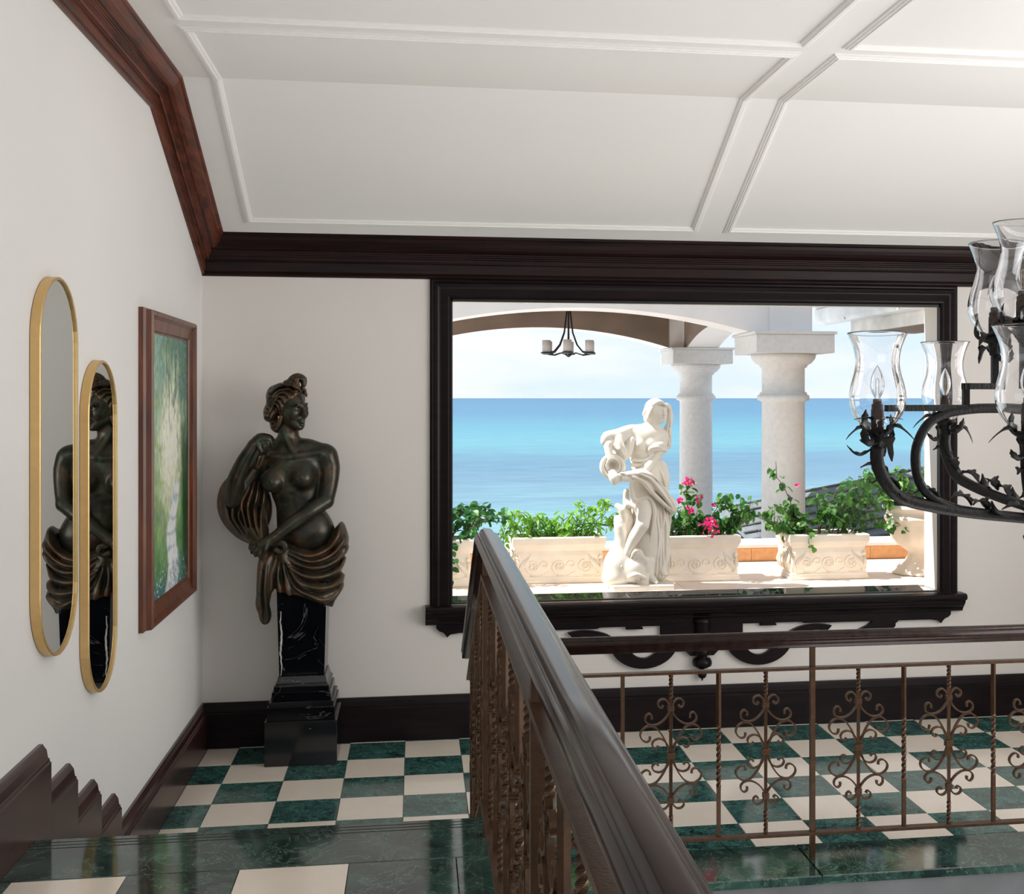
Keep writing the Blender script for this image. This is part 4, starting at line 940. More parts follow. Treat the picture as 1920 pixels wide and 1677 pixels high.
# skirt and legs
FW.ell(Q_(585, 760, .01), (.105, .080, .110), .04); FW.ell(Q_(600, 900, .01), (.115, .082, .13), .04); FW.ell(Q_(610, 1080, .015), (.115, .080, .16), .04)
FW.ell(Q_(620, 1280, .02), (.105, .078, .16), .04); FW.ell(Q_(650, 1440, .02), (.085, .07, .13), .04)
FW.poly([Q_(545, 930, -.055), Q_(540, 1030, -.082), Q_(520, 1120, -.100)], [.050, .048, .040], .02)
FW.poly([Q_(520, 1125, -.100), Q_(460, 1230, -.080), Q_(415, 1330, -.065), Q_(390, 1400, -.06)], [.040, .038, .028, .022], .014)
FW.poly([Q_(390, 1400, -.06), Q_(365, 1440, -.085), Q_(350, 1462, -.10)], [.020, .020, .013], .01)
FW.poly([Q_(600, 1430, -.045), Q_(595, 1530, -.060), Q_(605, 1565, -.085), Q_(628, 1585, -.115)], [.026, .022, .022, .014], .012)
body = skin(FW, 'body', 'statue_white', t)
FX = Field((-.34, -.22, .0), (.25, .20, 1.22), .0050)
def fo(p, r, k=.008): FX.poly([Q_(x, y_, d) for x, y_, d in p], r, k)
FX.ell(Q_(610, 860, .025), (.108, .085, .14), .04); FX.ell(Q_(640, 1100, .03), (.112, .085, .19), .04); FX.ell(Q_(665, 1370, .03), (.085, .075, .17), .04)
def q2(px, py): p = Q_(px, py); return (p[0], p[2])
def rw(p, amp=.013, w=.011, F_=None): (F_ or FX).ridge([q2(*k_) for k_ in p], amp, w, y0=.05)
FX.ell(Q_(620, 1500, .02), (.085, .07, .06), .03); FX.ell(Q_(700, 1480, .0), (.05, .06, .09), .03); FX.ell(Q_(700, 760, .02), (.06, .06, .12), .03)
for i in range(9):
    a = i/8; x0 = 545+190*a; x1 = 575+200*a; x2 = 590+190*a
    P_ = [(590+90*a, 660), (x0+8*math.sin(i*2.1), 800), (x1+12*math.sin(i*1.7), 1000), (x2+9*math.cos(i*2), 1220), (x2-15+20*a, 1420), (x2-25+30*a, 1560)]
    rw(P_, .015, .010); rw([(x+13, y) for x, y in P_], -.011, .006)
fo([(300, 720, -.12), (420, 705, -.15), (520, 700, -.15), (600, 790, -.14), (700, 880, -.115), (780, 980, -.07), (785, 1030, -.04)], [.012, .020, .026, .028, .030, .030, .018], .010)
fo([(440, 690, -.155), (540, 720, -.165), (620, 820, -.155), (730, 930, -.12), (790, 1015, -.07)], [.008, .011, .012, .012, .010], .004)
fo([(430, 730, -.16), (500, 760, -.16), (580, 850, -.15), (690, 950, -.12), (760, 1020, -.07)], [.009, .012, .013, .012, .010], .004)
fo([(430, 790, -.10), (440, 870, -.085), (470, 930, -.085), (560, 900, -.10), (610, 960, -.10), (620, 1080, -.095), (600, 1200, -.08)], [.014, .018, .016, .014, .015, .013, .010])
fo([(415, 960, -.05), (470, 990, -.07), (500, 1080, -.075)], [.02, .018, .012]); fo([(405, 860, -.03), (405, 960, -.02), (430, 1100, -.01), (400, 1200, .0)], [.018, .02, .03, .04], .02)
# sleeves
fo([(575, 530, -.07), (620, 490, -.085), (680, 480, -.075), (735, 510, -.03)], [.014, .020, .022, .016]); fo([(580, 555, -.07), (640, 515, -.085), (700, 510, -.07), (735, 535, -.02)], [.008, .011, .012, .008], .004)
fo([(460, 350, -.01), (400, 370, -.03), (320, 400, -.05), (240, 410, -.065), (215, 450, -.07)], [.030, .036, .040, .034, .024], .015)
fo([(440, 440, -.05), (400, 540, -.065), (375, 590, -.07)], [.030, .034, .014], .012); fo([(330, 420, -.08), (340, 500, -.10), (375, 580, -.09)], [.022, .024, .012], .010)
fo([(300, 440, -.09), (300, 500, -.095), (330, 560, -.09)], [.010, .012, .008], .005); fo([(450, 600, -.06), (540, 600, -.075), (620, 560, -.07)], [.012, .012, .010]); fo([(440, 640, -.06), (520, 640, -.075), (600, 610, -.07)], [.012, .012, .010])
for p in ([(440, 700), (560, 740), (660, 850), (770, 990)], [(430, 725), (520, 770), (600, 870), (700, 960), (780, 1020)], [(470, 690), (590, 720), (690, 830), (785, 970)]): rw(p, .012, .008)
for p in ([(450, 715), (545, 755), (635, 860), (740, 975)], [(500, 700), (620, 760), (720, 880)]): rw(p, -.009, .005)
for p in ([(590, 500), (650, 495), (725, 530)], [(600, 530), (660, 520), (725, 550)], [(300, 420), (330, 500), (380, 580)], [(350, 400), (370, 480), (385, 570)], [(250, 430), (290, 480), (340, 560)]): rw(p, .009, .007)
skin(FX, 'drapery', 'statue_white', t)
FY = Field((-.02, -.16, .76), (.22, .14, 1.22), .0046)
FY.ell(Q_(655, 178, .012), (.066, .066, .062), .02); FY.ell(Q_(710, 235, -.075), (.046, .040, .062), .01, mode='sub'); FY.ell(Q_(590, 240, .01), (.032, .04, .045), .02)
FY.poly([Q_(765, 190, .0), Q_(780, 260, .01), Q_(765, 330, .02), Q_(745, 400, .02), Q_(765, 470, .02), Q_(770, 500, .01)], [.022, .022, .022, .022, .024, .012], .012)
for i in range(6):
    a = i/5
    FY.poly([Q_(712, 140+3*i, -.045), Q_(665-20*a, 130+26*a, -.055), Q_(622-30*a, 165+34*a, -.052), Q_(590-22*a, 215+26*a, -.035), Q_(572, 250+12*a, -.01)], [.005, .010, .011, .011, .008], .004)
for i in range(4):
    FY.poly([Q_(735, 140+4*i, -.045), Q_(765, 165+8*i, -.035), Q_(782-6*i, 225, -.018), Q_(770, 300+10*i, -.012), Q_(738+14*i, 380, -.01), Q_(765, 440+8*i, -.01), Q_(762, 500, -.005)], [.006, .010, .011, .010, .010, .010, .005], .003)
for i in range(7):
    a = i/6
    P_ = [(724-6*a, 150+10*a), (690-28*a, 118+26*a), (650-40*a, 122+36*a), (612-34*a, 160+44*a), (588-26*a, 205+40*a), (575-8*a, 255+20*a)]
    FY.ridge([q2(*k_) for k_ in P_], .009, .0055, y0=.06, ys=.03); FY.ridge([q2(x-8, y+9) for x, y in P_], -.008, .0042, y0=.06, ys=.03)
for i in range(4):
    FY.ridge([q2(*k_) for k_ in ((748+6*i, 215), (752+8*i, 300), (736+10*i, 370), (752+8*i, 440), (750+8*i, 500))], .007 if i % 2 else -.006, .005, y0=.06, ys=.03)
skin(FY, 'hair', 'statue_white', t)
# leaf-shaped rock, dolphin and foam at her feet
FZ = Field((-.30, -.20, .0), (.24, .19, .56), .0050)
FZ.poly([Q_(330, 975, -.03), Q_(370, 1010, -.04), Q_(385, 1080, -.03)], [.016, .026, .024], .012); FZ.poly([Q_(435, 985, -.02), Q_(400, 1060, -.03), Q_(385, 1130, -.02)], [.012, .024, .026], .012)
FZ.poly([Q_(330, 1080, -.02), Q_(350, 1150, -.03), Q_(370, 1250, -.02), Q_(350, 1350, -.02)], [.020, .036, .046, .05], .015)
FZ.ell(Q_(350, 1470, -.02), (.10, .09, .115), .03); FZ.ell(Q_(450, 1500, -.075), (.075, .060, .075), .02); FZ.ell(Q_(310, 1560, -.04), (.085, .07, .06), .03)
FZ.poly([Q_(400, 1545, -.13), Q_(460, 1520, -.145), (.0, -.13, .07)], [.010, .013, .010], .008)
FZ.ell(Q_(478, 1553, -.125), (.014, .012, .012), .006)
for i in range(5): FZ.poly([Q_(430+20*i, 1390+12*i, -.10), Q_(455+24*i, 1340+18*i, -.105), Q_(500+16*i, 1335+28*i, -.10), Q_(515+12*i, 1380+26*i, -.098), Q_(490+14*i, 1410+20*i, -.10)], [.007, .011, .012, .011, .007], .004)
FZ.cap(Q_(560, 1440, -.05), Q_(540, 1580, -.05), .04, .05, .03)
FZ.poly([Q_(760, 1290, .0), Q_(740, 1400, -.03), Q_(700, 1510, -.06), Q_(735, 1535, -.05)], [.014, .02, .022, .012], .015)
FZ.cut(lambda X, Y, Z: .022-Z+0*X+0*Y, .004)
skin(FZ, 'dolphin_and_waves', 'statue_white', t)
MB().prism([(SX-.205, SY_-.15), (SX+.17, SY_-.165), (SX+.20, SY_-.02), (SX+.16, SY_+.14), (SX-.15, SY_+.15), (SX-.225, SY_)], 'z', SZ, SZ+.030).build('plinth', 'statue_white', t, bevel=.006)
# ------------------------------------------------------------------ terrace outside
TZ = 0.748
S(MB().box(-3.5, WX0-.004, YO, 7.0, TZ-.2, TZ-.012), 'terrace_edge', 'coping'); S(MB().box(WX1+.004, 4.0, YO, 7.0, TZ-.2, TZ-.012), 'terrace_edge_2', 'coping')
ter = S(MB().box(-3.5, 4.0, 7.0, 8.30, TZ-0.25, TZ-0.010), 'terrace_floor', 'grout')
tw = .385
tt = MB().box(-tw/2+.0015, tw/2-.0015, -tw/2+.0015, tw/2-.0015, -.010, 0, .001); TT = tmesh(tt, 'terrace_tile')
for i in range(-5, 10):
    for j in range(3):
        inst(TT, 'tile', (0.10+tw*(i+.5), 7.005+tw*(j+.5), TZ), ter, scale=(1, 1, 1))
curb = S(MB().box(-3.5, 4.0, 8.175, 8.45, TZ-.2, TZ+.10), 'terrace_curb', 'coping')
MB().box(-3.5, 4.0, 8.150, 8.47, TZ+.10, TZ+.128, .006).build('coping', 'coping', curb, origin=(0, 8.3, TZ+.1))
ct = MB().box(-.1475, .1475, -.006, .006, 0, .092, .001); CT = tmesh(ct, 'terracotta')
for i in range(-8, 13): inst(CT, 'tile', (.15+.298*i, 8.168, TZ+.004), curb)

# planters with carved fronts
def planter(x0, x1, yf, label, dep=.29, h=.292):
    t = thing('stone_planter', label, 'planter', ((x0+x1)/2, yf+dep/2, TZ), 'carved cream stone planters on the terrace')
    cx, cyy = (x0+x1)/2, yf+dep/2; hw, hd = (x1-x0)/2, dep/2
    prof = [(-.004, 0), (0, .004), (0, .022), (-.006, .028), (-.004, .038), (-.012, .044), (-.014, .12), (-.012, .175), (-.018, .205), (-.006, .222), (0, .236), (.006, .246), (.006, h-.006), (0, h), (-.030, h), (-.034, h-.05)]
    vs = []
    for o, z in prof: vs += [(cx-hw-o, cyy-hd-o, TZ+z), (cx+hw+o, cyy-hd-o, TZ+z), (cx+hw+o, cyy+hd+o, TZ+z), (cx-hw-o, cyy+hd+o, TZ+z)]
    N = len(prof)
    MB().add(vs, [(4*i+k_, 4*i+(k_+1) % 4, 4*i+4+(k_+1) % 4, 4*i+4+k_) for i in range(N-1) for k_ in range(4)]+[(3, 2, 1, 0), tuple(4*(N-1)+k_ for k_ in range(4))]).build('trough', 'stone_cream', t, bevel=.002)
    s_ = MB(); yfz = yf+.013
    def spiral(sx0, sz0, r0, r1, a0, a1, th=.006):
        P = []
        for i in range(22):
            q_ = i/21; a = math.radians(a0+(a1-a0)*q_); r = r0+(r1-r0)*q_; P.append((sx0+r*math.cos(a), yfz, sz0+r*math.sin(a)*.9))
        s_.tube(P, [th*(1-.4*abs(i/21-.5)) for i in range(22)], 5)
    for q_ in (-.58, .0, .58):
        sx0 = cx+q_*hw; sz0 = TZ+.105
        spiral(sx0, sz0, .008, .052, 0, 620 if q_ <= 0 else -620); spiral(sx0+.075, sz0+.012, .030, .010, 200, -160, .005)
        s_.tube([(sx0-.02, yfz, sz0-.055), (sx0+.05, yfz, sz0-.062), (sx0+.10, yfz, sz0-.03)], [.004, .006, .003], 5)
        for k_ in range(6):
            a = k_*PI/3; s_.lathe([(.001, -.006), (.008, -.004), (.009, 0), (.008, .004), (.001, .006)], 6, (sx0+.016*math.cos(a), yfz, sz0+.016*math.sin(a)))
    for sg in (-1, 1):        # winged corner figures
        ex = cx+sg*(hw-.030)
        for k_ in range(4): s_.tube([(ex, yfz+.002, TZ+.06), (ex-sg*(.012+.014*k_), yfz-.002, TZ+.10+.01*k_), (ex-sg*(.03+.016*k_), yfz+.002, TZ+.150+.012*k_)], [.008, .010, .003], 5)
        s_.lathe([(.001, -.016), (.014, -.008), (.016, 0), (.013, .010), (.001, .017)], 8, (ex, yfz-.003, TZ+.165))
        s_.tube([(ex+sg*.004, yfz, TZ+.15), (ex+sg*.010, yfz, TZ+.10), (ex-sg*.01, yfz, TZ+.055)], [.012, .015, .009], 6)
    # ends carved with acanthus
    xe = cx-hw+.012
    for k_ in range(5):
        yy = yf+.04+k_*(dep-.08)/4
        s_.tube([(xe, yy, TZ+.06), (xe-.012, yy+.012, TZ+.11), (xe-.004, yy-.01, TZ+.16), (xe-.010, yy+.006, TZ+.20)], [.010, .014, .012, .006], 6)
    s_.build('carving', 'stone_cream', t, smooth=True)
    MB().box(cx-hw+.034, cx+hw-.034, cyy-hd+.034, cyy+hd-.034, TZ+h-.06, TZ+h-.028).build('soil', 'soil', t)
    return (cx, cyy, TZ+h-.03, hw-.04, hd-.04)
P1 = planter(-.235, .352, 7.325, 'leftmost stone planter outside, cut off by the window frame')
P2 = planter(.612, 1.195, 7.375, 'stone planter left of the white statue, holding the bright lime-green shrub')
P3 = planter(1.49, 2.066, 7.33, 'stone planter just right of the white statue, holding the shrub with pink blossom clusters')
P4 = planter(2.388, 2.915, 7.285, 'rightmost stone planter, in front of the thick column, left of the urn')
# urn
UX, UY = 3.325, 7.46
t = thing('stone_urn', 'cream stone urn on a flared foot at the right edge of the window', 'urn', (UX, UY, TZ))
wob = lambda a, z: 1+(.035*math.cos(a*14) if .20 < z < .36 else (.03*math.cos(a*10) if z < .10 else 0))
MB().lathe([(.150, 0), (.168, .004), (.166, .016), (.145, .030), (.120, .055), (.075, .095), (.058, .130), (.062, .150), (.090, .170), (.135, .200), (.165, .240), (.182, .290), (.190, .330), (.200, .352), (.214, .366), (.216, .380), (.205, .392), (.200, .410), (.206, .425), (.224, .436), (.228, .452), (.220, .462), (.195, .462), (.185, .430)], 56, (UX, UY, TZ), wob).build('bowl', 'stone_cream', t, smooth=True)
MB().lathe([(.186, .425), (.186, .435)], 24, (UX, UY, TZ)).build('soil', 'soil', t)

# ------------------------------------------------------------------ plants
def leaf_mesh(w, h, mat, cup=.25):
    pts = [(0, 0), (.36, .16), (.50, .42), (.38, .72), (0, 1.0)]
    vs = [(0, 0, 0), (0, h, -.10*h), (0, h*.45, -.02*h)]
    Lf = []; Rt = []
    for a, b_ in pts[1:-1]:
        Lf.append((-a*w, b_*h, cup*w*a)); Rt.append((a*w, b_*h, cup*w*a))
    vs += Lf+Rt
    fs = [(0, 3, 2), (3, 4, 2), (4, 5, 2), (5, 1, 2), (0, 2, 6), (6, 2, 7), (7, 2, 8), (8, 2, 1)]
    me = bpy.data.meshes.new('leaf'); me.from_pydata(vs, [], [f[::-1] for f in fs]); me.materials.append(MATS[mat]); return me
LG = leaf_mesh(.036, .046, 'leaf_green'); LD = leaf_mesh(.042, .050, 'leaf_dark'); LL = leaf_mesh(.020, .052, 'leaf_lime', .4); LS = leaf_mesh(.018, .026, 'leaf_lime', .3); BP = leaf_mesh(.024, .028, 'bract_pink', .5); LR = leaf_mesh(.038, .044, 'leaf_green')
def plant(name, label, area, stems, leaves, seed, nmax=290, bracts=(), cat='plant', droop=.5, spread=.028, dens=1.0, extra=330):
    rnd = random.Random(seed); cx, cy, z0, hw, hd = area
    t = thing(name, label, cat, (cx, cy, z0), 'plants growing in the terrace pots')
    sm = MB(); nodes = []
    for (bx, by, pts, sub) in stems:
        base = Vector((cx+bx*hw, cy+by*hd, z0-.015)); P = [base]
        for (dx, dy, dz) in pts: P.append(P[-1]+Vector((dx, dy, dz)))
        Q = []
        for i in range(len(P)-1):
            for j in range(5): Q.append(P[i].lerp(P[i+1], j/5)+Vector((rnd.uniform(-.004, .004),)*1+(rnd.uniform(-.004, .004), rnd.uniform(-.004, .004))))
        Q.append(P[-1]); n_ = len(Q)
        sm.tube(Q, [.0045*(1-.7*i/n_) for i in range(n_)], 5)
        nodes += [(q_, i/n_) for i, q_ in enumerate(Q) if i > 1]
        for k_ in range(sub):
            i = rnd.randint(2, n_-2); d = Vector((rnd.uniform(-1, 1), rnd.uniform(-.8, .6), rnd.uniform(.1, .9))).normalized()*rnd.uniform(.06, .13)
            T_ = [Q[i], Q[i]+d*.5+Vector((0, 0, .01)), Q[i]+d]; sm.tube(T_, [.003, .0022, .0012], 4)
            nodes += [(T_[0].lerp(T_[2], f_), f_) for f_ in (.3, .5, .7, .9, 1.0)]
    sm.build('stems', 'stem_bark', t)
    cnt = 0; org = Vector((cx, cy, z0)); rnd.shuffle(nodes)
    per = max(1, int(nmax/max(1, len(nodes))*dens+.5))
    while cnt < nmax:
        for (q_, f_) in nodes:
            if cnt >= nmax: break
            me = leaves[0] if rnd.random() < .72 else leaves[1]
            off = Vector((rnd.uniform(-1, 1), rnd.uniform(-1, 1), rnd.uniform(-.8, 1)))*spread
            s_ = rnd.uniform(.8, 1.4)
            if (q_+off).z < z0+.01 and abs(q_.x-cx) < hw+.02 and abs(q_.y-cy) < hd+.03: off.z = abs(off.z)+.02
            inst(me, 'leaf', tuple(q_+off-org), t, (rnd.uniform(-1.0, .6)-droop, rnd.uniform(-.7, .7), rnd.uniform(-PI, PI)), (s_, s_, s_)); cnt += 1
    # the foliage behind and under the separate leaves, past counting
    mass = MB(); base_leaf = [tuple(v_.co) for v_ in leaves[0].vertices]; lf_ = [tuple(p.vertices) for p in leaves[0].polygons]
    for _ in range(extra):
        q_, f_ = rnd.choice(nodes)
        off = Vector((rnd.uniform(-1, 1), rnd.uniform(-1, 1), rnd.uniform(-1, .8)))*spread*1.25; p_ = q_+off
        if p_.z < z0+.012 and abs(p_.x-cx) < hw+.03 and abs(p_.y-cy) < hd+.04: p_.z = z0+rnd.uniform(.012, .06)
        M_ = Euler((rnd.uniform(-1.0, .6)-droop, rnd.uniform(-.7, .7), rnd.uniform(-PI, PI))).to_matrix()*rnd.uniform(.75, 1.25)
        mass.add([tuple(p_+M_ @ Vector(c_)) for c_ in base_leaf], lf_)
    mo = mass.build('foliage', leaves[0].materials[0].name, t, fix=False); mo['kind'] = 'stuff'
    for (bx, by, bz, n_, r_) in bracts:
        for k_ in range(n_):
            d = Vector((rnd.uniform(-1, 1), rnd.uniform(-1, 1), rnd.uniform(-1, 1))).normalized()*r_*rnd.random()**.4
            inst(BP, 'blossom', (bx-cx+d.x, by-cy+d.y, bz-z0+d.z), t, (rnd.uniform(-1.5, 1.5), rnd.uniform(-1.5, 1.5), rnd.uniform(-PI, PI)))
    return t
R = random.Random(11)
def bushy(n_, hmin, hmax, wide=.12, sub=4, lean=0.0):
    out = []
    for i in range(n_):
        bx = -0.85+1.7*(i+.5)/n_; h = R.uniform(hmin, hmax); dx = bx*wide+R.uniform(-.05, .05)+lean
        out.append((bx, R.uniform(-.5, .5), [(dx*.5, R.uniform(-.03, .02), h*.55), (dx*.7, R.uniform(-.04, .02), h*.45)], sub))
    return out
plant('bougainvillea', 'dark green leafy shrub spilling from the leftmost planter, cut off by the window frame', P1, bushy(8, .14, .30, .20, 5, .04)+[(.9, -.6, [(.08, -.04, .16), (.12, -.02, .02), (.10, 0, -.01)], 3), (.4, -.95, [(.03, -.06, .03), (.01, -.03, -.10), (.0, -.01, -.10)], 3), (-.1, -.95, [(-.03, -.07, .0), (.01, -.02, -.14), (.02, 0, -.12)], 3)], (LD, LG), 21, 290)
plant('lime_shrub', 'bright lime-green feathery shrub in the planter left of the white statue', P2, bushy(9, .12, .25, .14, 5)+[(.3, -.1, [(.12, -.02, .12), (.14, -.02, -.01), (.12, -.01, -.03)], 4), (.6, 0, [(.10, .0, .10), (.12, 0, .0), (.10, 0, -.05)], 4), (-.95, -.3, [(-.07, -.02, .09), (-.04, -.02, -.03), (-.01, 0, -.08)], 3)], (LL, LS), 22, 295, spread=.022)
plant('bougainvillea', 'shrub with magenta blossom clusters in the planter right of the white statue', P3, bushy(9, .15, .30, .16, 5)+[(-.2, -.3, [(.02, -.02, .22), (-.02, -.02, .12)], 1), (.7, -.2, [(.12, -.02, .12), (.10, 0, .06)], 3), (-.9, -.8, [(-.04, -.05, .03), (-.02, -.03, -.05)], 2)], (LG, LD), 23, 285,
      bracts=[(1.737, 7.36, 1.385, 22, .040), (1.855, 7.27, 1.105, 42, .058), (1.68, 7.36, 1.27, 6, .018), (1.81, 7.36, 1.28, 6, .02), (1.725, 7.31, 1.20, 8, .02), (1.55, 7.25, 1.085, 9, .024), (1.885, 7.36, 1.235, 2, .01)])
plant('bougainvillea', 'sprawling green shrub with two long arching stems in the rightmost planter', P4, bushy(11, .14, .33, .26, 5)+[(-.7, -.2, [(-.05, -.02, .20), (-.08, -.02, .16), (-.10, 0, .12)], 2), (-.2, -.1, [(.06, -.02, .20), (.09, 0, .14), (.07, 0, .06)], 1), (.9, -.2, [(.10, -.02, .10), (.14, -.02, .0), (.12, 0, -.04)], 4), (-.95, -.4, [(-.06, -.03, .08), (-.10, -.02, .05), (-.04, 0, .0)], 4), (-.6, -.9, [(-.01, -.05, .02), (.0, -.02, -.06)], 2), (.5, .3, [(.06, .02, .22), (.10, 0, .10)], 4)], (LR, LG), 24, 298,
      bracts=[(2.445, 7.30, 1.36, 2, .010)])
plant('potted_shrub', 'light green shrub rising behind the chandelier from the stone urn', (UX, UY, TZ+.43, .13, .13), bushy(9, .12, .28, .30, 5, -.02)+[(-.8, -.3, [(-.08, -.03, .08), (-.12, -.02, -.02)], 4), (-.8, .1, [(-.10, 0, .14), (-.06, 0, .06)], 4)], (LG, LL), 25, 240)

# ------------------------------------------------------------------ pavilion
CB = [(2.955, 9.20), (2.955, 12.20), (-.395, 9.20), (-.395, 12.20)]
pv = thing('garden_pavilion', 'white open pavilion with round stone columns and shallow arches beyond the terrace', 'pavilion', (1.28, 10.7, 0))
S(MB().box(-1.4, 3.6, 8.47, 13.2, -.35, 0.0), 'ground_pavilion', 'stucco_white')
cpf = [(.20, 0), (.20, .10), (.178, .13), (.176, 1.0), (.172, 1.885), (.180, 1.895), (.208, 1.905), (.212, 1.925), (.206, 1.945), (.190, 1.950), (.190, 1.965), (.172, 1.975), (.172, 2.165), (.190, 2.172), (.192, 2.185), (.225, 2.205), (.252, 2.235), (.258, 2.250), (.262, 2.278), (.15, 2.279)]
cme = MB().lathe(cpf, 40).mesh('column_shaft', smooth=False)
cme.materials.append(MATS['coral_stone'])
am = MB(); am.box(-.318, .318, -.318, .318, 2.279, 2.425, .004); am.box(-.335, .335, -.335, .335, 2.425, 2.448, .004)
ame = am.mesh('abacus'); ame.materials.append(MATS['coral_stone'])
for x, y in CB:
    c_ = inst(cme, 'column', (x-1.28, y-10.7, 0), pv); 
    for p in cme.polygons: p.use_smooth = True
    inst(ame, 'capital', (0, 0, 0), c_)
def archwall(a0, a1, spring, apex, top, ext, n=28):
    """outline in (along, z) of a wall with a segmental arch cut from below"""
    c_ = (a0+a1)/2; h = (a1-a0)/2; rise = apex-spring; Rr = (h*h+rise*rise)/(2*rise); zc_ = apex-Rr
    P = [(a0-ext, 2.449), (a0, 2.449)]
    for i in range(n+1):
        x = a0+(a1-a0)*i/n; P.append((x, zc_+math.sqrt(Rr*Rr-(x-c_)**2)))
    return P, [(a1, 2.449), (a1+ext, 2.449), (a1+ext, top), (a0-ext, top)]
def arch(axis, a0, a1, apex, b0, b1, nm, mat='stucco_white', ext=.52):
    P, E_ = archwall(a0, a1, 2.45, apex, 3.15, ext)
    mb = MB(); poly = P+E_; n_ = len(poly)
    tops = [(p[0], 3.15) for p in P]
    f = (lambda p, t: (p[0], t, p[1])) if axis == 'x' else (lambda p, t: (t, p[0], p[1]))
    m_ = len(P); full = P+[(a1+ext, 2.449)]
    xs_ = [p[0] for p in full]
    vs = [f(p, b0) for p in full]+[f((p[0], 3.15), b0) for p in full]+[f(p, b1) for p in full]+[f((p[0], 3.15), b1) for p in full]
    q_ = len(full); fs = []
    for i in range(q_-1):
        fs += [(i, i+1, q_+i+1, q_+i), (2*q_+i+1, 2*q_+i, 3*q_+i, 3*q_+i+1), (i+1, i, 2*q_+i, 2*q_+i+1), (q_+i, q_+i+1, 3*q_+i+1, 3*q_+i)]
    fs += [(0, q_, 3*q_, 2*q_), (q_-1, 3*q_-1, 4*q_-1, 2*q_-1)]
    mb.add(vs, fs); mb.build(nm, mat, pv)
arch('x', -.06, 2.62, 2.625, 9.03, 9.37, 'arch_wall'); arch('x', -.06, 2.62, 2.650, 12.03, 12.37, 'arch_wall')
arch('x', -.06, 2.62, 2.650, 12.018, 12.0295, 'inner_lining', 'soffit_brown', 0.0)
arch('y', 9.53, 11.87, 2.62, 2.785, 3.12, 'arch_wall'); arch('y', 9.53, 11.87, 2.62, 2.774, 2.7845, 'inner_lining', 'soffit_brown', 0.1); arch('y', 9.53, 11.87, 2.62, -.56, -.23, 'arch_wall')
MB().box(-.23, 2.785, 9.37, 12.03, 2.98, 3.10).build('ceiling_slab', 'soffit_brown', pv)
MB().box(-.75, 3.3, 8.85, 12.55, 3.151, 3.30, .01).build('roof_slab', 'stucco_white', pv)
# pendant lamp of the pavilion
CXL, CYL = 1.385, 10.65
t = thing('pavilion_chandelier', 'small black iron chandelier with white cylinder shades hanging in the pavilion arch', 'chandelier', (CXL, CYL, 2.33))
MB().tube([(CXL, CYL, 2.30), (CXL, CYL, 2.975)], .008, 8).lathe([(.001, 2.295), (.012, 2.30), (.030, 2.315), (.012, 2.335), (.008, 2.36)], 12, (CXL, CYL, 0)).build('rod', 'iron_black', t)
for k_ in range(6):
    a = 2*PI*k_/6+.35; cx_, sy_ = math.cos(a), math.sin(a); ex, ey = CXL+.225*cx_, CYL+.225*sy_
    ar = MB().tube([(CXL+r_*cx_, CYL+r_*sy_, z) for r_, z in ((.01, 2.95), (.02, 2.70), (.045, 2.52), (.09, 2.41), (.15, 2.345), (.225, 2.335))], .0075, 6)
    ar.tube([(CXL+r_*cx_, CYL+r_*sy_, z) for r_, z in ((.02, 2.32), (.08, 2.335), (.15, 2.315), (.225, 2.325))], .005, 5)
    ar.lathe([(.001, 2.322), (.05, 2.326), (.052, 2.338), (.001, 2.34)], 14, (ex, ey, 0)); o = ar.build('arm', 'iron_black', t)
    MB().lathe([(.036, 2.340), (.039, 2.342), (.039, 2.445), (.036, 2.447), (.033, 2.446), (.033, 2.342)], 18, (ex, ey, 0)).build('lamp_shade', 'lamp_shade', t, smooth=True)

# ------------------------------------------------------------------ buildings to the right, below and the sea
nb = thing('neighbour_house', 'corner of a white-trimmed house roof with gutter, upper right of the window', 'building', (3.9, 8.5, 0))
MB().prism([(3.81, 2.49), (3.845, 2.49), (3.845, 2.64), (3.81, 2.64)], 'y', 6.95, 9.93).build('fascia_board', 'coping', nb)
MB().prism([(3.655, 2.735), (3.665, 2.735), (3.69, 2.665), (3.71, 2.625), (3.80, 2.615), (3.80, 2.60), (3.70, 2.60), (3.675, 2.63), (3.655, 2.70)], 'y', 6.95, 10.45).build('gutter', 'gutter_white', nb)
MB().prism([(3.80, 2.61), (3.80, 2.66), (3.68, 2.73), (3.66, 2.73), (3.70, 2.62)], 'y', 10.44, 10.46).build('gutter_end', 'gutter_white', nb)
for yy in (7.6, 8.6, 9.75): MB().box(3.672, 3.70, yy-.012, yy+.012, 2.605, 2.65).build('gutter_bracket', 'gutter_white', nb, origin=(3.68, yy, 2.6))
MB().prism([(3.82, 2.66), (3.60, 2.78), (5.2, 3.55), (5.2, 3.42)], 'y', 6.95, 10.55).build('roof', 'gutter_white', nb)
MB().box(3.846, 4.41, 6.95, 9.93, 2.495, 2.51).build('soffit', 'soffit_brown', nb)
MB().box(4.41, 4.6, 6.95, 9.75, -1, 2.495).build('wall', 'soffit_brown', nb)

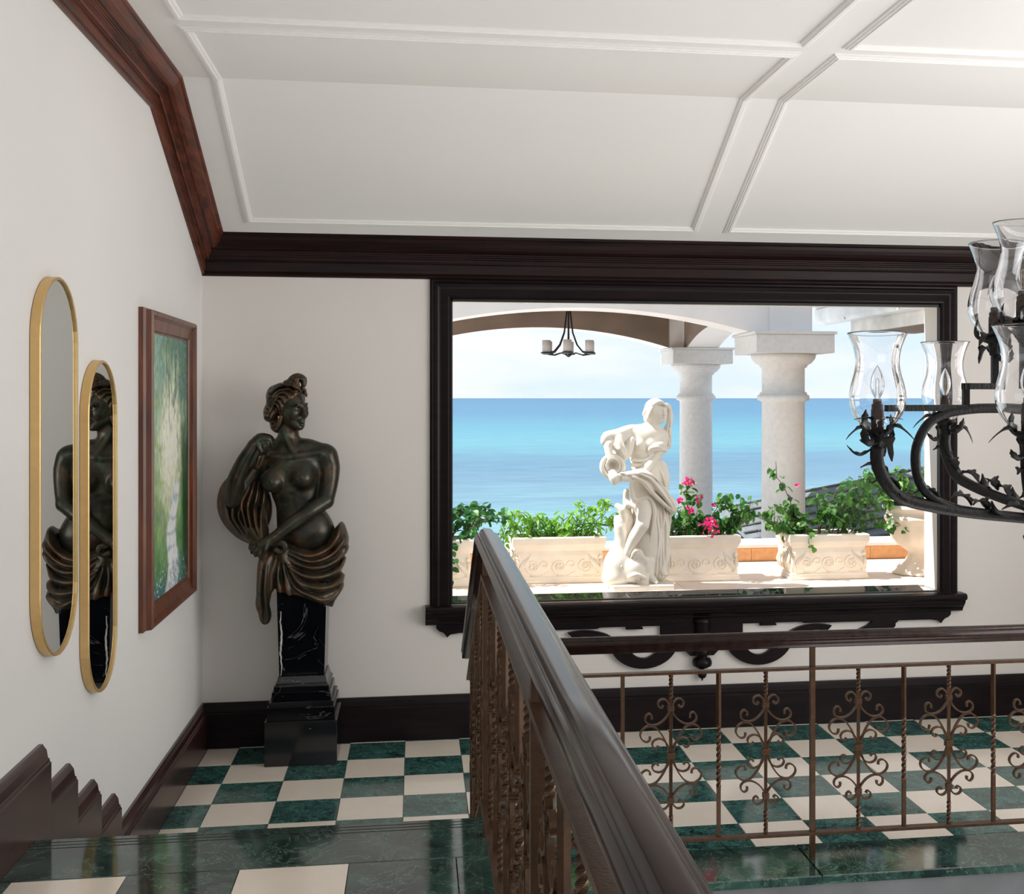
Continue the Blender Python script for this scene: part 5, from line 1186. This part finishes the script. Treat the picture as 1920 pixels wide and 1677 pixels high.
def V3(px, py, d):
    u = (px-1100)/2200*d; x, y = W(u, d); return Vector((x, y, EYE-(py-746.5)*d/2200))
lr = thing('shingled_roof', 'dark weathered shingle roof of a lower building behind the rightmost planter', 'roof', (4, 11, 0))
ra, rb = V3(1342, 957, 14.0), V3(1800, 866, 11.5)
rd = Vector((.12, -1.0, -.27)).normalized()        # down the slope
ru = (rb-ra); rl = ru.length; ru.normalize(); rn = ru.cross(rd).normalized()
if rn.z < 0: rn = -rn
WID = 2.0
MB().add([tuple(p) for p in (ra, rb, rb+rd*WID, ra+rd*WID, ra-rn*.08, rb-rn*.08, rb+rd*WID-rn*.08, ra+rd*WID-rn*.08)], [(0, 1, 2, 3), (7, 6, 5, 4), (0, 4, 5, 1), (1, 5, 6, 2), (2, 6, 7, 3), (3, 7, 4, 0)]).build('deck', 'weatherboard', lr)
rs = random.Random(9); rot = Matrix((ru, rd, rn)).transposed().to_euler()
shm = [tmesh(MB().box(-w_/2, w_/2, 0, .30, 0, .016, .002), 'shingle', 'shingle') for w_ in (.20, .26, .32)]
cnt = 0
for r_ in range(0, 9):
    x = rs.uniform(0, .2)
    while x < rl-.1 and cnt < 296:
        k_ = rs.randint(0, 2); w_ = (.20, .26, .32)[k_]
        p = ra+ru*(x+w_/2)+rd*(r_*.20)+rn*(.012+rs.uniform(0, .012))
        rr_ = (Matrix((ru, rd, rn)).transposed() @ Matrix.Rotation(-.05+rs.uniform(-.02, .02), 3, 'X')).to_euler()
        inst(shm[k_], 'shingle', tuple(p-Vector((4, 11, 0))), lr, tuple(rr_)); cnt += 1; x += w_+.012
MB().box(2.70, 4.1, 13.02, 13.1, -1.5, .545).build('gable_wall', 'weatherboard', lr)
for k_ in range(5): MB().box(2.70, 4.1, 12.99, 13.02, .545-.13*(k_+1)+.006, .545-.13*k_).build('weatherboard', 'weatherboard', lr, origin=(3.2, 13.0, .5-.13*k_))
S(MB().add([(-30000, 20, -10), (30000, 20, -10), (30000, 40000, -10), (-30000, 40000, -10)], [(0, 1, 2, 3)]), 'sea', 'sea_water', fix=False)
S(MB().box(-40, 40, 13.3, 60, -10.5, -9.8), 'ground_shore', 'coral_stone')
S(MB().box(-40, 40, 6.9, 13.4, -10.5, -1.5), 'ground_slope', 'coral_stone')
# ------------------------------------------------------------------ iron chandelier with hurricane glasses
AU, AD = 1.33, 3.30
ax_, ay_ = W(AU, AD)
ch = thing('iron_chandelier', 'large black wrought-iron chandelier with clear glass hurricane shades at the right edge', 'chandelier', (ax_, ay_, 1.58))
AX = Vector((ax_, ay_, 0))
MB().tube([(ax_, ay_, 1.56), (ax_, ay_, 3.36)], .013, 10).build('stem', 'iron_black', ch)
MB().lathe([(.001, 3.30), (.03, 3.305), (.06, 3.34), (.065, 3.359)], 18, (ax_, ay_, 0)).build('ceiling_rose', 'iron_black', ch)
MB().lathe([(.001, 1.49), (.012, 1.50), (.02, 1.525), (.045, 1.55), (.05, 1.585), (.04, 1.62), (.02, 1.66), (.014, 1.70)], 16, (ax_, ay_, 0)).build('hub', 'iron_black', ch, smooth=True)
gp = [(.028, 0), (.034, .004), (.052, .022), (.068, .048), (.0745, .078), (.071, .112), (.061, .150), (.0575, .180), (.062, .212), (.072, .240), (.079, .255)]
gin = [(r_-.0028, z) for r_, z in gp][::-1]
def smoothprof(p, n_=4):
    out = []
    for i in range(len(p)-1):
        p0, p1, p2, p3 = [Vector((*q_, 0)) for q_ in (p[max(i-1, 0)], p[i], p[i+1], p[min(i+2, len(p)-1)])]
        for k_ in range(n_):
            t = k_/n_; v_ = .5*((2*p1)+(p2-p0)*t+(2*p0-5*p1+4*p2-p3)*t*t+(3*p1-p0-3*p2+p3)*t**3); out.append((v_.x, v_.y))
    return out+[p[-1]]
pr_ = smoothprof(gp)+smoothprof(gin)
n_ = 48; vs = []
for (r_, z) in pr_:
    for k_ in range(n_):
        a = 2*PI*k_/n_; vs.append((r_*math.cos(a)*(1+.006*math.sin(2*a+z*20)), r_*math.sin(a), z))
N = len(pr_); fs = [(i*n_+k_, i*n_+(k_+1) % n_, ((i+1) % N)*n_+(k_+1) % n_, ((i+1) % N)*n_+k_) for i in range(N) for k_ in range(n_)]
GM = MB().add(vs, fs).mesh('glass_shade', smooth=True); GM.materials.append(MATS['shade_glass'])
bp_ = smoothprof([(.006, 0), (.010, .006), (.017, .024), (.0185, .040), (.014, .062), (.006, .080), (.0012, .088)])
bi = [(max(r_-.0009, .0006), z) for r_, z in bp_][::-1]
bq = bp_+bi; nb_ = 20; vs = [(r_*math.cos(2*PI*k_/nb_), r_*math.sin(2*PI*k_/nb_), z) for r_, z in bq for k_ in range(nb_)]; N = len(bq)
BM = MB().add(vs, [(i*nb_+k_, i*nb_+(k_+1) % nb_, ((i+1) % N)*nb_+(k_+1) % nb_, ((i+1) % N)*nb_+k_) for i in range(N) for k_ in range(nb_)]).mesh('bulb', smooth=True); BM.materials.append(MATS['shade_glass'])
FM = MB().tube([(-.004, 0, .006), (-.004, 0, .050), (0, 0, .054), (.004, 0, .050), (.004, 0, .006)], .0008, 5).mesh('filament'); FM.materials.append(MATS['brass'])
SM = MB().lathe([(.0165, 0), (.0165, .055), (.0150, .057), (.0150, .068), (.0115, .070), (.0115, .082), (.001, .083)], 16).mesh('candle_socket', smooth=False); SM.materials.append(MATS['socket'])
def ileaf(Lh, w, curl, seed=0):
    """acanthus-like iron leaf growing along +x and curling"""
    mb = MB(); n2 = 12; vs = []
    for i in range(n2+1):
        q_ = i/n2; x = Lh*(q_-.12*q_*q_); z = curl*(math.sin(q_*PI*.9)*.7-.9*q_*q_+.25*q_); ww = w*math.sin(PI*(q_*.86+.10))*(1+.28*math.sin(q_*22+seed))
        vs += [(x, -ww/2, z+.25*ww), (x, 0, z), (x, ww/2, z+.25*ww), (x, ww/2, z+.25*ww-.002), (x, 0, z-.0025), (x, -ww/2, z+.25*ww-.002)]
    fs = [(6*i+k_, 6*i+(k_+1) % 6, 6*i+6+(k_+1) % 6, 6*i+6+k_) for i in range(n2) for k_ in range(6)]+[(5, 4, 3, 2, 1, 0), tuple(6*n2+k_ for k_ in range(6))]
    me = mb.add(vs, fs).mesh('leaf', smooth=True); me.materials.append(MATS['iron_black']); return me
IL = [ileaf(.082, .030, .045), ileaf(.074, .028, -.028, 2), ileaf(.070, .030, .018, 4)]
CUP = MB().lathe([(.001, -.052), (.014, -.050), (.016, -.030), (.018, -.018), (.034, -.006), (.036, 0), (.030, .003), (.001, .003)], 18).mesh('cup', smooth=False); CUP.materials.append(MATS['iron_black'])
rc = random.Random(4)
def candle(P, tilt=0.0, nl=9):
    cpo = inst(CUP, 'cup', tuple(P-Vector(ch.location)), ch)
    for k_ in range(nl):
        a = 2*PI*k_/nl+rc.uniform(-.2, .2); up = (-.95, -.35, .05)[k_ % 3]
        inst(IL[k_ % 2], 'leaf', (.014*math.cos(a), .014*math.sin(a), -.016-.016*(k_ % 3)), cpo, (0, up, a), (rc.uniform(.9, 1.25),)*3)
    inst(SM, 'candle_socket', tuple(P-Vector(ch.location)), ch)
    g_ = inst(GM, 'glass_shade', tuple(P+Vector((0, 0, .002))-Vector(ch.location)), ch, (tilt, tilt*.6, rc.random()*3))
    b2 = inst(BM, 'bulb', tuple(P+Vector((0, 0, .083))-Vector(ch.location)), ch); inst(FM, 'filament', (0, 0, 0), b2, (0, 0, rc.random()*3))
def arm(P0, big=True, loop=True, step=None):
    """lower arm from a candle at P0 to the hub, with its C scroll"""
    H0 = Vector((ax_, ay_, 1.58)); D = H0-P0; D.z = 0
    def at(s_, z): v_ = P0+D*s_; v_.z = z; return v_
    z0 = P0.z; mb = MB()
    pts = [at(0, z0-.045), at(.0, z0-.085), at(.04, z0-.135), at(.12, z0-.180), at(.28, z0-.206), at(.5, z0-.228), at(.75, z0-.246), at(1, z0-.262)]
    sp_ = []
    for i in range(len(pts)-1):
        p0, p1, p2, p3 = pts[max(i-1, 0)], pts[i], pts[i+1], pts[min(i+2, len(pts)-1)]
        for k_ in range(4): t = k_/4; sp_.append(.5*((2*p1)+(p2-p0)*t+(2*p0-5*p1+4*p2-p3)*t*t+(3*p1-p0-3*p2+p3)*t**3))
    sp_.append(pts[-1]); nn = len(sp_)
    mb.tube(sp_, [.0195-.005*(i/nn) for i in range(nn)], 8)
    if loop:
        q_ = [at(.95, z0+.050), at(.73, z0+.056), at(.48, z0+.054), at(.30, z0+.030), at(.215, z0-.030), at(.20, z0-.095), at(.235, z0-.155), at(.33, z0-.198), at(.45, z0-.222)]
        s2 = []
        for i in range(len(q_)-1):
            p0, p1, p2, p3 = q_[max(i-1, 0)], q_[i], q_[i+1], q_[min(i+2, len(q_)-1)]
            for k_ in range(4): t = k_/4; s2.append(.5*((2*p1)+(p2-p0)*t+(2*p0-5*p1+4*p2-p3)*t*t+(3*p1-p0-3*p2+p3)*t**3))
        s2.append(q_[-1]); mb.tube(s2, .0135, 8)
    o = mb.build('arm', 'iron_black', ch, smooth=True)
    up = D.normalized(); ang = math.atan2(up.y, up.x)
    for s_, z, rr2, an in ((.06, -.13, .5, PI), (.12, -.165, .2, 0), (.20, -.19, -.3, 0), (.33, -.20, .4, PI), (.42, -.21, -.2, 0), (.50, -.215, .3, 0), (.60, -.235, .5, PI), (.70, -.24, -.2, 0), (.82, -.25, .3, 0), (.90, -.255, -.5, 0), (.95, -.26, .6, PI)):
        p = at(s_, z0+z+.008); inst(IL[2], 'leaf', tuple(p-Vector(ch.location)), o, (rc.uniform(-.25, .25)+(PI if rr2 < 0 else 0), -.25-.35*abs(rr2), ang+PI+rc.uniform(-.35, .35)), (1.3, 1.1, 1.3))
    return at
def square_bar(pts, w_, nm='square_bracket'):
    mb = MB()
    for a, b_ in zip(pts[:-1], pts[1:]):
        d = (b_-a).normalized(); mb.strip([a-d*w_/2, b_+d*w_/2], w_, w_, (0, 0, 1) if abs(d.z) < .5 else (CY, -SY, 0))
    mb.build(nm, 'iron_black', ch)
def P3(u, d, z): x, y = W(u, d); return Vector((x, y, z))
L1 = P3(.768, 3.10, 1.838); L2 = P3(1.176, 3.85, 1.850); L3 = P3(1.054, 2.80, 1.842)
candle(L1, .03, 11); candle(L2, .0); candle(L3, -.02)
a1 = arm(L1); arm(L2, loop=False); a3 = arm(L3)
square_bar([a1(.06, 1.896), a1(.47, 1.896), a1(.47, 1.955), a1(.63, 1.955), a1(.63, 2.045)], .017)
U1 = a1(.63, 2.090); candle(U1, .05, 7)
U2 = P3(1.115, 3.00, 2.115); candle(U2, -.02, 7)
H2 = AX.copy(); H2.z = 1.955
square_bar([U2-Vector((0, 0, .05)), Vector((U2.x, U2.y, 1.955)), H2], .017)
square_bar([a3(.1, 1.897), a3(.95, 1.897)], .017)
# the far side of the same chandelier, beyond the picture's edge
def opp(P): return Vector((2*ax_-P.x, 2*ay_-P.y, P.z))
for p in (L1, L2, L3): candle(opp(p)); arm(opp(p), loop=(p is not L2))
for p in (U1, U2):
    candle(opp(p)); square_bar([opp(p)-Vector((0, 0, .05)), Vector((opp(p).x, opp(p).y, 1.955)), H2], .017)
for k_ in range(10): inst(IL[2], 'leaf', (.03*math.cos(k_*.63), .03*math.sin(k_*.63), -.02), [c__ for c__ in ch.children if c__.name.startswith('hub')][0], (rc.uniform(-.5, .5), -.9+1.4*(k_ % 2), k_*.63), (1.5, 1.5, 1.5))
